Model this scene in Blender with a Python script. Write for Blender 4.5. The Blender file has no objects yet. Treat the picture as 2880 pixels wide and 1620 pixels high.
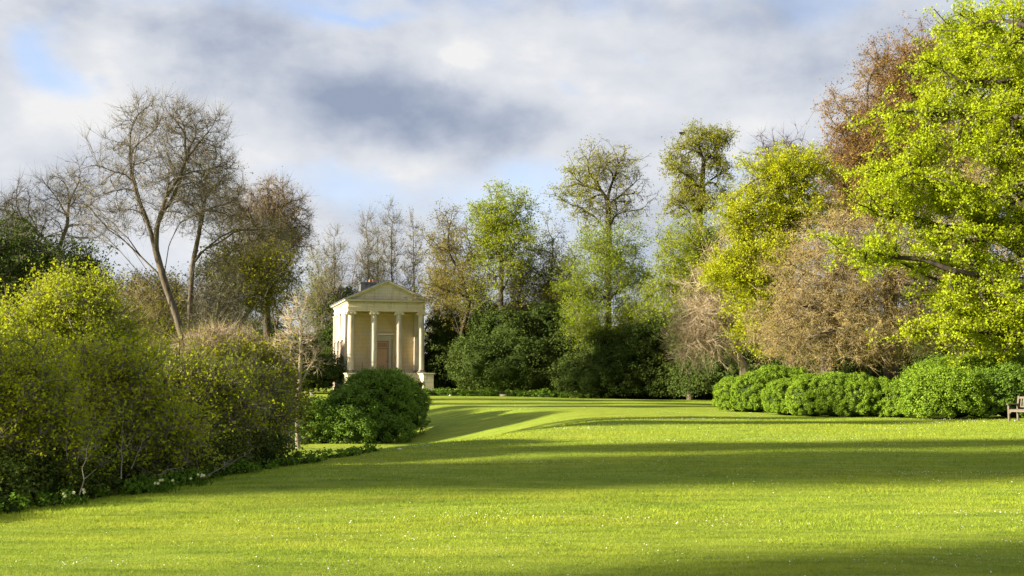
import bpy, math, random
import numpy as np
from mathutils import Vector

R = math.radians
scene = bpy.context.scene
rng = np.random.default_rng(7)

# ------------------------------------------------------------------ camera
F, PITCH, CAMH = 3088.0, R(4.55), 1.65
cd = bpy.data.cameras.new('camera'); cam = bpy.data.objects.new('camera', cd)
scene.collection.objects.link(cam); scene.camera = cam
cd.sensor_width = 36.0; cd.lens = F / 2880 * 36; cd.clip_end = 3000; cd.clip_start = 0.1
cam.location = (0, 0, CAMH); cam.rotation_euler = (R(90) + PITCH, 0, 0)

# ------------------------------------------------------------------ light
SUN_EL, SUN_BEHIND = R(19), R(18)     # low sun from the left, a little behind the camera
sv = Vector((-math.cos(SUN_BEHIND) * math.cos(SUN_EL), -math.sin(SUN_BEHIND) * math.cos(SUN_EL), math.sin(SUN_EL)))
sl = bpy.data.lights.new('sun', 'SUN'); so = bpy.data.objects.new('sun', sl); scene.collection.objects.link(so)
sl.energy = 4.4; sl.angle = R(1.1); sl.color = (1.0, 0.90, 0.71)
so.rotation_euler = sv.to_track_quat('Z', 'Y').to_euler(); so.location = sv * 60

scene.view_settings.view_transform = 'Standard'; scene.view_settings.look = 'None'
scene.view_settings.exposure = 2.08; scene.view_settings.gamma = 1.0
scene.render.engine = 'CYCLES'
scene.cycles.max_bounces = 5; scene.cycles.diffuse_bounces = 3; scene.cycles.transmission_bounces = 3
scene.cycles.transparent_max_bounces = 4; scene.cycles.use_adaptive_sampling = True
scene.cycles.adaptive_threshold = 0.008
scene.cycles.use_denoising = True; scene.cycles.denoiser = 'OPENIMAGEDENOISE'
scene.cycles.denoising_input_passes = 'RGB_ALBEDO_NORMAL'; scene.cycles.denoising_prefilter = 'ACCURATE'


class NT:
    """tiny node-tree writer"""
    def __init__(s, tree):
        s.t = tree; tree.nodes.clear()
    def n(s, kind, ins=None, **props):
        nd = s.t.nodes.new(kind)
        for k, v in props.items(): setattr(nd, k, v)
        for k, v in (ins or {}).items(): s.set(nd, k, v)
        return nd
    def set(s, nd, k, v):
        sock = nd.inputs[k]
        if isinstance(v, bpy.types.NodeSocket): s.t.links.new(v, sock)
        elif isinstance(v, bpy.types.Node): s.t.links.new(v.outputs[0], sock)
        else: sock.default_value = v
    def m(s, op, a, b=0.0, c=0.0, clamp=False):
        return s.n('ShaderNodeMath', {0: a, 1: b, 2: c}, operation=op, use_clamp=clamp).outputs[0]
    def mix(s, f, a, b, blend='MIX'):
        nd = s.n('ShaderNodeMix', data_type='RGBA', blend_type=blend)
        s.set(nd, 0, f); s.set(nd, 6, a); s.set(nd, 7, b)
        return nd.outputs[2]
    def noise(s, vec, scale, detail=4, rough=.55, dist=0.0):
        nd = s.n('ShaderNodeTexNoise', {'Scale': scale, 'Detail': detail, 'Roughness': rough, 'Distortion': dist})
        if vec is not None: s.set(nd, 'Vector', vec)
        return nd
    def ramp(s, f, stops, interp='LINEAR'):
        nd = s.n('ShaderNodeValToRGB'); cr = nd.color_ramp; cr.interpolation = interp
        while len(cr.elements) < len(stops): cr.elements.new(1)
        for e, (p, c) in zip(cr.elements, stops):
            e.position = p; e.color = (*c, 1) if len(c) == 3 else c
        s.set(nd, 0, f); return nd.outputs[0]
    def rng(s, f, a, b, c=0., d=1.):
        return s.n('ShaderNodeMapRange', {0: f, 1: a, 2: b, 3: c, 4: d}, interpolation_type='SMOOTHSTEP').outputs[0]

# ------------------------------------------------------------------ sky with broken evening cloud
world = bpy.data.worlds.new('World'); scene.world = world; world.use_nodes = True
w = NT(world.node_tree)
sky = w.n('ShaderNodeTexSky', sky_type='NISHITA', sun_disc=False, sun_elevation=SUN_EL,
          sun_rotation=math.atan2(sv.x, sv.y), air_density=1.0, dust_density=0.6, ozone_density=2.0)
tc = w.n('ShaderNodeTexCoord')
sx = w.n('ShaderNodeSeparateXYZ', {0: tc.outputs['Generated']})
X, Y, Z = sx.outputs
zc = w.m('ADD', w.m('MAXIMUM', Z, 0.0), 0.16)
pl = w.n('ShaderNodeCombineXYZ', {0: w.m('DIVIDE', X, zc), 1: w.m('DIVIDE', Y, zc), 2: 0.37})
mpv = w.n('ShaderNodeMapping', {'Vector': tc.outputs['Generated'], 'Scale': (1, 1, 1.75), 'Location': (.3, 0, .2)})
n1 = w.noise(mpv, 3.2, 5, .5, .1).outputs[0]
n2 = w.noise(mpv, 5.0, 10, .54, .1).outputs[0]
az = w.m('ARCTAN2', X, Y); el = w.m('ARCSINE', Z)
wn = w.noise(tc.outputs['Generated'], 5.5, 6, .6)
ws = w.n('ShaderNodeSeparateColor', {0: wn.outputs[1]})
azw = w.m('ADD', az, w.m('MULTIPLY', w.m('SUBTRACT', ws.outputs[0], .5), .16))
elw = w.m('ADD', el, w.m('MULTIPLY', w.m('SUBTRACT', ws.outputs[1], .5), .10))
def cloud_mass(lst):
    tot = None
    for vx, vy, sx_, sy_, wt in lst:
        a0 = math.atan((vx * 1.118 - 1440) / 3097); e0 = math.atan((1056 - vy * 1.118) / 3097 * math.cos(a0))
        da = w.m('DIVIDE', w.m('SUBTRACT', azw, a0), sx_ * 1.118 / 3097)
        de = w.m('DIVIDE', w.m('SUBTRACT', elw, e0), sy_ * 1.118 / 3097)
        g = w.m('MULTIPLY', w.m('EXPONENT', w.m('MULTIPLY', w.m('ADD', w.m('MULTIPLY', da, da), w.m('MULTIPLY', de, de)), -1.0)), wt)
        tot = g if tot is None else w.m('ADD', tot, g)
    return tot
dark = cloud_mass([(980, 250, 270, 110, 1.1), (720, 190, 230, 90, .7), (470, 110, 200, 60, .35), (640, 150, 260, 80, .55), (1250, 330, 160, 50, .35), (1950, 150, 380, 50, .32), (2250, 40, 300, 40, .2), (620, 330, 200, 50, .25)])
gap = cloud_mass([(130, 205, 110, 45, .8), (1380, 240, 60, 55, .55), (1700, 205, 60, 25, .4), (20, 110, 60, 60, .6), (740, 460, 180, 55, .5), (1310, 480, 160, 60, .55), (1580, 120, 60, 20, .4), (1890, 400, 120, 60, .5), (900, 20, 130, 18, .5), (860, 520, 140, 60, .3)])
lit = cloud_mass([(1130, 130, 60, 45, .55), (150, 110, 200, 60, .12), (230, 260, 260, 70, .2), (1000, 430, 300, 55, .35), (1990, 280, 160, 60, .3), (1480, 60, 260, 50, .3), (1300, 200, 120, 80, .25)])
cover = w.m('SUBTRACT', w.m('ADD', w.m('MULTIPLY', w.rng(n1, .30, .58), .8), .45), w.m('MULTIPLY', gap, 1.1))
cover = w.m('ADD', cover, dark)
cover = w.m('ADD', cover, w.m('MULTIPLY', w.m('SUBTRACT', n2, .5), 1.1), clamp=True)
cover = w.m('MULTIPLY', cover, w.rng(el, -.02, .13, .45, 1.0))
mpo = w.n('ShaderNodeMapping', {'Vector': mpv, 'Location': (-.035, 0, .045)})
n2b = w.noise(mpo, 5.0, 10, .54, .1).outputs[0]
rim = w.m('MULTIPLY', w.m('SUBTRACT', n2, n2b), 1.0)
shade = w.m('ADD', w.m('ADD', w.m('MULTIPLY', w.m('SUBTRACT', n2, .47), 1.5), rim), w.m('SUBTRACT', .55, w.m('MULTIPLY', dark, .36)))
shade = w.m('ADD', shade, w.m('MULTIPLY', w.m('SUBTRACT', n1, .5), 1.0))
shade = w.m('ADD', shade, w.m('MULTIPLY', lit, .8), clamp=True)
ccol = w.ramp(shade, [(0, (.50, .60, .80)), (.3, (.78, .86, 1.03)), (.6, (1.08, 1.13, 1.23)), (.85, (1.24, 1.27, 1.34)), (1, (1.40, 1.40, 1.40))])
skyc = w.n('ShaderNodeMix', data_type='RGBA', blend_type='MIX')
blue = w.ramp(w.m('MULTIPLY', w.m('MAXIMUM', Z, 0.0), 1.0), [(0, (1.30, 1.37, 1.55)), (.18, (.76, .96, 1.38)), (.4, (.52, .76, 1.32)), (1, (.32, .54, 1.2))])
w.set(skyc, 0, .85); w.set(skyc, 6, sky.outputs[0]); w.set(skyc, 7, blue)
fin = w.mix(cover, skyc.outputs[2], ccol)
bg = w.n('ShaderNodeBackground', {'Color': fin, 'Strength': 0.15})
w.n('ShaderNodeOutputWorld', {'Surface': bg.outputs[0]})

# ------------------------------------------------------------------ terrain shape (metres)
CY = np.array([-40, 0, 9, 13, 16.5, 20, 25, 33, 42, 50, 58, 66, 75, 90, 110, 400.])
CX = np.array([-14, -9.5, -7.3, -6.3, -5.3, -4.5, -2.9, 0.5, 3.4, 1.8, -3.0, -6.5, -9.5, -18, -24, -60.])
DR = np.array([1.0, 1.0, 1.0, .9, .8, .75, .75, .85, 1.1, 1.3, 1.25, 1.0, .75, .4, .3, 0.])
def ground_z(x, y):
    x = np.asarray(x, float); y = np.asarray(y, float)
    s = np.interp(y, CY, CX) - x
    t = np.clip((s + 1.2) / 8.5, 0, 1); t = t * t * (3 - 2 * t)
    z = -np.interp(y, CY, DR) * t
    z = z - 0.16 * np.clip((y - 25) / 40, 0, 1) * np.clip((x - 2) / 10, 0, 1) - .10 * np.clip((y - 70) / 20, 0, 1) * np.clip((x + 8) / 10, 0, 1)
    z = z + .035 * np.sin(x * .31 + y * .17) * np.sin(y * .23 - x * .11) + .02 * np.sin(x * .9 + 1.3) * np.sin(y * .6)
    z = z + np.clip((np.hypot(x, y) - 180) / 200, 0, 1) * 3
    return z
def gz(x, y): return float(ground_z(x, y))
def at(vx, vy, D):
    """world point seen at (vx, vy) of the 2576-wide view at depth D metres"""
    px = vx * 1.11801 - 1440; py = 810 - vy * 1.11801
    d = np.array([px, F * math.cos(PITCH) - py * math.sin(PITCH), F * math.sin(PITCH) + py * math.cos(PITCH)])
    return d / d[1] * D + np.array([0, 0, CAMH])
def mpp(D): return 1.11801 / F * D      # metres per view pixel at depth D

# tall trees beyond the left edge (x, y, size): their crowns shade the lawn in long bands
CASTERS = [(-46, 8.9, (.9, .42, 1)), (-43, -7.6, (1.1, .9, 1)), (-43, -11.6, (1.2, 1, 1)), (-38, -18, (1, 1, .9)), (-36, 25.0, (.42, .5, .82)), (-37, 29.4, (.3, .36, .8)), (-40, 46, (.4, .5, .85)), (-44, 62, (.4, .5, .85))]
# ------------------------------------------------------------------ mesh helpers
def npmesh(name, V, faces, mats, tone=None, smooth=False, face_tone=None):
    """V (n,3); faces: list of (m,k) index arrays"""
    me = bpy.data.meshes.new(name)
    V = np.ascontiguousarray(V, np.float32)
    me.vertices.add(len(V)); me.vertices.foreach_set('co', V.ravel())
    nl = sum(f.size for f in faces); npoly = sum(len(f) for f in faces)
    me.loops.add(nl); me.polygons.add(npoly)
    me.loops.foreach_set('vertex_index', np.concatenate([f.ravel() for f in faces]).astype(np.int32))
    tot = np.concatenate([np.full(len(f), f.shape[1]) for f in faces])
    st = np.concatenate([[0], np.cumsum(tot)[:-1]])
    me.polygons.foreach_set('loop_start', st.astype(np.int32))
    if face_tone is not None:
        a = me.attributes.new('tone', 'FLOAT', 'FACE'); a.data.foreach_set('value', face_tone.astype(np.float32))
    for m in (mats if isinstance(mats, (list, tuple)) else [mats]): me.materials.append(m)
    me.update(calc_edges=True)
    if smooth: me.polygons.foreach_set('use_smooth', np.ones(npoly, bool))
    return me
def link(name, data, parent=None, loc=(0, 0, 0), rot=0.0):
    o = bpy.data.objects.new(name, data); scene.collection.objects.link(o)
    o.parent = parent; o.location = loc
    if rot: o.rotation_euler = (0, 0, rot)
    return o
def thing(o, label, cat, group=None):
    o['label'] = label; o['category'] = cat
    if group: o['group'] = group
    return o
def root(name, label, cat, loc, rot=0.0, group=None):
    return thing(link(name, None, None, loc, rot), label, cat, group)
def dup(o, loc, rot=0.0, scale=1.0, label=None, group=None):
    c = o.copy(); scene.collection.objects.link(c); c.location = loc; c.rotation_euler = (0, 0, rot)
    c.scale = (scale,) * 3 if not isinstance(scale, tuple) else scale
    if label: c['label'] = label
    if group: c['group'] = group
    for ch in o.children:
        k = ch.copy(); scene.collection.objects.link(k); k.parent = c
        for g in ch.children:
            h = g.copy(); scene.collection.objects.link(h); h.parent = k
    return c

class MB:
    """collects simple solids into one mesh"""
    def __init__(s): s.V = []; s.F = []
    def add(s, V, Fs):
        b = len(s.V); s.V += [tuple(v) for v in V]; s.F += [tuple(i + b for i in f) for f in Fs]; return s
    def box(s, x0, x1, y0, y1, z0, z1):
        return s.add([(x0, y0, z0), (x1, y0, z0), (x1, y1, z0), (x0, y1, z0), (x0, y0, z1), (x1, y0, z1), (x1, y1, z1), (x0, y1, z1)],
                     [(0, 3, 2, 1), (4, 5, 6, 7), (0, 1, 5, 4), (1, 2, 6, 5), (2, 3, 7, 6), (3, 0, 4, 7)])
    def prism(s, prof, y0, y1):
        """polygon in xz (ccw seen from -y) extruded along y"""
        n = len(prof)
        V = [(x, y0, z) for x, z in prof] + [(x, y1, z) for x, z in prof]
        return s.add(V, [tuple(range(n)), tuple(range(2 * n - 1, n - 1, -1))] + [(i, i + n, (i + 1) % n + n, (i + 1) % n) for i in range(n)])
    def lathe(s, prof, cx, cy, n=24):
        V = []; Fs = []
        for r, z in prof:
            V += [(cx + r * math.cos(2 * math.pi * k / n), cy + r * math.sin(2 * math.pi * k / n), z) for k in range(n)]
        for j in range(len(prof) - 1):
            for k in range(n): Fs.append((j * n + k, j * n + (k + 1) % n, (j + 1) * n + (k + 1) % n, (j + 1) * n + k))
        Fs.append(tuple(range(n - 1, -1, -1))); Fs.append(tuple(range((len(prof) - 1) * n, len(prof) * n)))
        return s.add(V, Fs)
    def cyl_y(s, cx, cz, r, y0, y1, n=18):
        V = [(cx + r * math.cos(2 * math.pi * k / n), y, cz + r * math.sin(2 * math.pi * k / n)) for y in (y0, y1) for k in range(n)]
        return s.add(V, [tuple(range(n)), tuple(range(2 * n - 1, n - 1, -1))] + [(k, k + n, (k + 1) % n + n, (k + 1) % n) for k in range(n)])
    def obj(s, name, mat, parent=None, loc=(0, 0, 0), smooth=False, bevel=0.0):
        me = bpy.data.meshes.new(name); me.from_pydata(s.V, [], s.F); me.materials.append(mat); me.update()
        o = link(name, me, parent, loc)
        if smooth:
            me.polygons.foreach_set('use_smooth', np.ones(len(me.polygons), bool))
            try: me.set_sharp_from_angle(angle=R(35))
            except Exception: pass
        if bevel:
            m = o.modifiers.new('bevel', 'BEVEL'); m.width = bevel; m.segments = 1; m.limit_method = 'ANGLE'
        return o

# ------------------------------------------------------------------ materials
def mat(name):
    m = bpy.data.materials.new(name); m.use_nodes = True; return m, NT(m.node_tree)
def leaf_mat(name, cols, trans=.38, rough=.65, spec=.1):
    m, t = mat(name)
    a = t.n('ShaderNodeAttribute', attribute_name='tone')
    g = t.n('ShaderNodeNewGeometry'); nz = t.noise(g.outputs['Position'], .55, 2).outputs[0]
    f = t.m('ADD', t.m('MULTIPLY', a.outputs['Fac'], .5), t.m('MULTIPLY', t.m('SUBTRACT', nz, .26), 1.0), clamp=True)
    c = t.ramp(f, [(i / (len(cols) - 1), k) for i, k in enumerate(cols)])
    b = t.n('ShaderNodeBsdfPrincipled', {'Base Color': c, 'Roughness': rough, 'Specular IOR Level': spec})
    tr = t.n('ShaderNodeBsdfTranslucent', {'Color': t.mix(1.0, c, (1.0, 1.0, .45, 1), 'MULTIPLY')})
    mx = t.n('ShaderNodeMixShader', {0: trans, 1: b.outputs[0], 2: tr.outputs[0]})
    t.n('ShaderNodeOutputMaterial', {0: mx.outputs[0]}); return m
def bark_mat(name, c1, c2, scale=6):
    m, t = mat(name)
    tcn = t.n('ShaderNodeTexCoord'); mp = t.n('ShaderNodeMapping', {'Vector': tcn.outputs['Object'], 'Scale': (1, 1, .3)})
    nz = t.noise(mp, scale, 6, .65).outputs[0]
    c = t.ramp(nz, [(.3, c1), (.68, c2)])
    bp = t.n('ShaderNodeBump', {'Strength': .6, 'Distance': .03, 'Height': nz})
    b = t.n('ShaderNodeBsdfPrincipled', {'Base Color': c, 'Roughness': .9, 'Specular IOR Level': .15, 'Normal': bp})
    t.n('ShaderNodeOutputMaterial', {0: b.outputs[0]}); return m
def stone_mat(name, base, stain, dark, per_obj=.12, streak=.5, stain_lo=.5):
    m, t = mat(name)
    tcn = t.n('ShaderNodeTexCoord'); g = t.n('ShaderNodeNewGeometry'); oi = t.n('ShaderNodeObjectInfo')
    P = g.outputs['Position']
    st = t.noise(t.n('ShaderNodeMapping', {'Vector': P, 'Scale': (3.2, 3.2, .45)}), 1.3, 7, .65).outputs[0]
    big = t.noise(P, .8, 5, .6).outputs[0]; fine = t.noise(P, 14, 5, .7).outputs[0]
    c = t.mix(t.m('MULTIPLY', t.rng(big, .4, .65), .6), (*base, 1), (*stain, 1))
    c = t.mix(t.m('MULTIPLY', t.rng(st, stain_lo, stain_lo + .16), streak), c, (*dark, 1))
    c = t.mix(t.m('MULTIPLY', t.m('SUBTRACT', fine, .35, clamp=True), .12), c, (*[k * .55 for k in base], 1))
    hv = t.n('ShaderNodeHueSaturation', {'Value': t.m('ADD', 1 - per_obj, t.m('MULTIPLY', oi.outputs['Random'], 2 * per_obj)),
                                         'Saturation': t.m('ADD', .85, t.m('MULTIPLY', oi.outputs['Random'], .3)), 'Color': c})
    bp = t.n('ShaderNodeBump', {'Strength': .12, 'Distance': .01, 'Height': fine})
    b = t.n('ShaderNodeBsdfPrincipled', {'Base Color': hv, 'Roughness': .88, 'Specular IOR Level': .2})
    t.n('ShaderNodeOutputMaterial', {0: b.outputs[0]}); return m
def simple_mat(name, c1, c2, scale=8, rough=.8, stretch=(1, 1, 1), metal=0.0):
    m, t = mat(name)
    tcn = t.n('ShaderNodeTexCoord'); nz = t.noise(t.n('ShaderNodeMapping', {'Vector': tcn.outputs['Object'], 'Scale': stretch}), scale, 6, .65).outputs[0]
    c = t.ramp(nz, [(.3, c1), (.7, c2)])
    bp = t.n('ShaderNodeBump', {'Strength': .35, 'Distance': .01, 'Height': nz})
    b = t.n('ShaderNodeBsdfPrincipled', {'Base Color': c, 'Roughness': rough, 'Metallic': metal, 'Normal': bp, 'Specular IOR Level': .5 if rough < .9 else 0.0})
    t.n('ShaderNodeOutputMaterial', {0: b.outputs[0]}); return m

M = {}
M['maple'] = leaf_mat('maple_leaves', [(.19, .25, .008), (.29, .36, .010), (.37, .43, .014), (.45, .49, .022)], .45)
M['gold'] = leaf_mat('golden_maple_leaves', [(.20, .24, .006), (.31, .34, .009), (.39, .41, .012), (.46, .46, .018)], .45)
M['lime'] = leaf_mat('lime_leaves', [(.14, .19, .008), (.25, .30, .012), (.34, .37, .015)], .45)
M['limeolive'] = leaf_mat('lime_olive_leaves', [(.16, .17, .008), (.25, .26, .012), (.34, .33, .018)], .45)
M['bronze'] = leaf_mat('bronze_leaves', [(.12, .10, .012), (.20, .17, .016), (.28, .24, .02)], .42)
M['twigbeech'] = bark_mat('twig_bronze', (.13, .095, .06), (.22, .165, .10), 2)
M['twigmid'] = bark_mat('twig_buff_brown', (.22, .17, .08), (.35, .28, .14), 2)
M['spring'] = leaf_mat('spring_leaves', [(.12, .17, .010), (.20, .26, .012), (.28, .33, .02)], .42)
M['olive'] = leaf_mat('olive_leaves', [(.12, .125, .010), (.20, .20, .012), (.28, .25, .015)], .40)
M['copper'] = leaf_mat('copper_leaves', [(.12, .065, .018), (.20, .12, .025), (.25, .20, .04)], .3)
M['buds'] = leaf_mat('bronze_buds', [(.20, .135, .045), (.29, .205, .065), (.33, .28, .065)], .25)
M['yew'] = leaf_mat('evergreen_leaves', [(.03, .048, .010), (.052, .078, .014), (.085, .115, .022)], .2, .75, .08)
M['willow'] = leaf_mat('thicket_leaves', [(.20, .24, .012), (.30, .35, .014), (.38, .41, .018), (.43, .40, .020)], .5)
M['box'] = leaf_mat('shrub_leaves', [(.12, .19, .014), (.18, .28, .020), (.27, .37, .030)], .36, .6, .15)
M['laurel'] = leaf_mat('round_bush_leaves', [(.075, .13, .016), (.12, .20, .020), (.18, .28, .03)], .35, .6, .15)
M['weed'] = leaf_mat('weed_leaves', [(.05, .10, .010), (.09, .17, .012), (.15, .22, .02)], .3)
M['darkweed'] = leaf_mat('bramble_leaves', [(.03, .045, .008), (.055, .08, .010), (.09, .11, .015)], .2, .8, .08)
M['inner'] = simple_mat('shrub_core_shade', (.016, .026, .006), (.035, .052, .012), 9, 1.0)  # solid filler inside shrubs; dark colour stands in for shade among leaves
M['bark'] = bark_mat('bark_grey_brown', (.045, .035, .025), (.14, .115, .085))
M['barkdark'] = bark_mat('bark_dark', (.025, .02, .015), (.075, .06, .045))
M['barkmoss'] = bark_mat('bark_mossy', (.05, .045, .02), (.15, .14, .07))
M['barkpale'] = bark_mat('bark_pale', (.16, .13, .09), (.34, .29, .20))
M['twig'] = bark_mat('twig_brown', (.11, .095, .07), (.20, .175, .13), 2)
M['twigpale'] = bark_mat('twig_pale', (.26, .20, .13), (.42, .33, .22), 2)
M['twigred'] = bark_mat('twig_russet', (.15, .085, .04), (.25, .155, .07), 2)
M['twigpurple'] = bark_mat('twig_purple_grey', (.07, .055, .055), (.13, .10, .10), 2)

# ------------------------------------------------------------------ ground
def build_ground():
    def axis(stops):
        out = []
        for a, b, st in stops: out += list(np.arange(a, b, st))
        out.append(stops[-1][1]); return np.array(out)
    xs = axis([(-900, -200, 70), (-200, -60, 14), (-60, -24, 3), (-24, 30, .6), (30, 70, 4), (70, 200, 16), (200, 900, 70)])
    ys = axis([(-300, -60, 40), (-60, 0, 6), (0, 66, .6), (66, 110, 1.6), (110, 200, 12), (200, 1400, 100)])
    gx, gy = np.meshgrid(xs, ys); g = ground_z(gx, gy)
    V = np.stack([gx, gy, g], -1).reshape(-1, 3)
    nx, ny = len(xs), len(ys)
    i = (np.arange(ny - 1)[:, None] * nx + np.arange(nx - 1)[None]).ravel()
    me = npmesh('lawn', V, [np.stack([i, i + 1, i + nx + 1, i + nx], -1)], M['lawn'], smooth=True)
    o = link('lawn', me); o['kind'] = 'structure'; return o
def lawn_colour(t, lift=1.0):
    g = t.n('ShaderNodeNewGeometry'); P = g.outputs['Position']
    fine = t.noise(P, 22, 6, .75).outputs[0]
    mid = t.noise(t.n('ShaderNodeMapping', {'Vector': P, 'Scale': (.42, 1.6, 1)}), 1.9, 7, .7, .4).outputs[0]
    big = t.noise(t.n('ShaderNodeMapping', {'Vector': P, 'Scale': (.5, 1.4, 1)}), .22, 4, .6).outputs[0]
    f = t.m('ADD', t.m('MULTIPLY', fine, .25), t.m('MULTIPLY', mid, .75))
    c = t.ramp(f, [(.34, (.080 * lift, .122 * lift, .016)), (.47, (.140 * lift, .187 * lift, .024)), (.56, (.175 * lift, .222 * lift, .030)), (.70, (.215 * lift, .250 * lift, .042))])
    c = t.mix(t.m('MULTIPLY', t.rng(big, .42, .64), .55), c, t.mix(1.0, c, (1.22, 1.05, .9, 1), 'MULTIPLY'))
    moss = t.noise(t.n('ShaderNodeMapping', {'Vector': P, 'Scale': (.7, 1.3, 1)}), 5.5, 5, .7).outputs[0]
    c = t.mix(t.m('MULTIPLY', t.rng(moss, .60, .70), .55), c, (.05, .085, .012, 1))
    dry = t.noise(P, .9, 6, .7).outputs[0]
    c = t.mix(t.m('MULTIPLY', t.rng(dry, .56, .68), .35), c, (.27 * lift, .26 * lift, .06, 1))
    return c, fine, mid
m, t = mat('lawn_grass'); c, fine, mid = lawn_colour(t, 1.38)
bump = t.n('ShaderNodeBump', {'Strength': .9, 'Distance': .05, 'Height': t.m('ADD', fine, t.m('MULTIPLY', mid, 1.6))})
b = t.n('ShaderNodeBsdfPrincipled', {'Base Color': c, 'Roughness': .8, 'Specular IOR Level': .1, 'Normal': bump})
t.n('ShaderNodeOutputMaterial', {0: b.outputs[0]}); M['lawn'] = m
m, t = mat('grass_blades'); c, fine, mid = lawn_colour(t, 1.62)
a_ = t.n('ShaderNodeAttribute', attribute_name='tone'); c = t.mix(1.0, c, t.ramp(a_.outputs['Fac'], [(0, (.78, .8, .8)), (1, (1.15, 1.12, 1.1))]), 'MULTIPLY')
b = t.n('ShaderNodeBsdfPrincipled', {'Base Color': c, 'Roughness': .7, 'Specular IOR Level': .1}); tr = t.n('ShaderNodeBsdfTranslucent', {'Color': c})
t.n('ShaderNodeOutputMaterial', {0: t.n('ShaderNodeMixShader', {0: .35, 1: b.outputs[0], 2: tr.outputs[0]}).outputs[0]}); M['blade'] = m
build_ground()

def blades(name, label, density_rows, matl, hmin, hmax, wid, seed, region=None):
    """short grass blades as single faces; density_rows: (y0, y1, count, scale)"""
    r = np.random.default_rng(seed); Vs = []; T = []
    for y0, y1, n, sc in density_rows:
        y = y0 + (y1 - y0) * r.random(n); x = (r.random(n) * 2 - 1) * (y * .50 + 1)
        keep = x > np.interp(y, CY, CX) - 1.2 if region is None else region(x, y)
        x, y = x[keep], y[keep]; n2 = len(x)
        patch = .5 + .5 * np.sin(x * 1.7 + 2 * np.sin(y * 1.1)) * np.sin(y * 2.1 + 1.5 * np.sin(x * .8))
        h = (hmin + (hmax - hmin) * r.random(n2)) * sc * (.7 + .5 * patch); wd = wid * sc * (.6 + .8 * r.random(n2))
        a = r.random(n2) * 6.283; z = ground_z(x, y) - .005
        lean = (r.random((n2, 2)) - .5) * h[:, None] * 1.5
        p = np.stack([x, y, z], -1); dx = np.stack([np.cos(a) * wd, np.sin(a) * wd, np.zeros(n2)], -1)
        tip = p + np.concatenate([lean, h[:, None]], 1)
        Vs.append(np.stack([p - dx, p + dx, tip], 1).reshape(-1, 3)); T.append(np.clip(patch * .4 + r.random(n2) * .6, 0, 1))
    V = np.concatenate(Vs); me = npmesh(name, V, [np.arange(len(V)).reshape(-1, 3)], matl, face_tone=np.concatenate(T))
    o = link(name, me); o['kind'] = 'stuff'; o['label'] = label; o['category'] = 'grass'; return o
blades('grass', 'short mown spring grass blades covering the lawn', [(7.5, 12, 130000, .9), (12, 18, 120000, 1.15), (18, 28, 95000, 1.5), (28, 45, 60000, 2.0)], M['blade'], .015, .036, .0036, 3)

def daisies():
    r = np.random.default_rng(11); pts = []
    for _ in range(150):
        y = 9 + 50 * r.random() ** 1.3; x = (r.random() * 2 - 1) * y * .5 + 1
        if x < np.interp(y, CY, CX) + .2: continue
        k = int(8 + 110 * r.random() ** 2); s = .12 + .5 * r.random()
        q = np.stack([x + r.normal(size=k) * s * 2.6, y + r.normal(size=k) * s * .6], -1); pts.append(q)
    q = np.concatenate(pts); n = len(q); z = ground_z(q[:, 0], q[:, 1]) + .03 + .015 * r.random(n)
    s = .0019 + .0018 * r.random(n) + q[:, 1] * .00018
    ang = np.arange(6) * math.pi / 3
    ring = np.stack([np.cos(ang), np.sin(ang)], -1)
    tl = r.normal(size=(n, 2)) * .5 + np.array([-.25, -.35])
    V = np.zeros((n, 7, 3)); V[:, :6, 0] = q[:, None, 0] + ring[None, :, 0] * s[:, None]; V[:, :6, 1] = q[:, None, 1] + ring[None, :, 1] * s[:, None]
    V[:, :6, 2] = z[:, None] - (ring[None, :, 0] * tl[:, None, 0] + ring[None, :, 1] * -tl[:, None, 1]) * s[:, None]
    V[:, 6] = np.stack([q[:, 0], q[:, 1], z + s * .35], -1)
    b = np.arange(n)[:, None, None] * 7
    Fs = (np.stack([np.arange(6), (np.arange(6) + 1) % 6, np.full(6, 6)], -1)[None] + b).reshape(-1, 3)
    me = npmesh('daisies', V.reshape(-1, 3), [Fs], simple_mat('daisy_white', (.72, .72, .66), (.82, .82, .78), 30))
    o = link('daisies', me); o['kind'] = 'stuff'; o['label'] = 'small white daisies scattered in drifts over the lawn'; o['category'] = 'flowers'
daisies()

# ------------------------------------------------------------------ foliage generators
def norm(v): return v / (np.linalg.norm(v, axis=-1, keepdims=True) + 1e-9)
def leaf_cloud(P, size, r, up=.35, out=None, aspect=.6, quad=True):
    """one folded leaf (two triangles) or one triangle at every point"""
    n = len(P); nrm = r.normal(size=(n, 3)); nrm[:, 2] = np.abs(nrm[:, 2]) + up * 2
    if out is not None: nrm = nrm + out * 1.6
    nrm = norm(nrm); tx = norm(np.cross(nrm, r.normal(size=(n, 3)))); ty = np.cross(nrm, tx)
    s = (size * (.6 + .8 * r.random(n)))[:, None]
    a = P - tx * s; c2 = P + tx * s; bb = P + ty * s * aspect + nrm * s * .18; dd = P - ty * s * aspect + nrm * s * .18
    if quad:
        V = np.stack([a, dd, c2, bb], 1).reshape(-1, 3); Fs = np.arange(4 * n).reshape(-1, 4)
    else:
        V = np.stack([a, c2, bb + ty * s * aspect * .9], 1).reshape(-1, 3); Fs = np.arange(3 * n).reshape(-1, 3)
    return V, Fs
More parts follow.
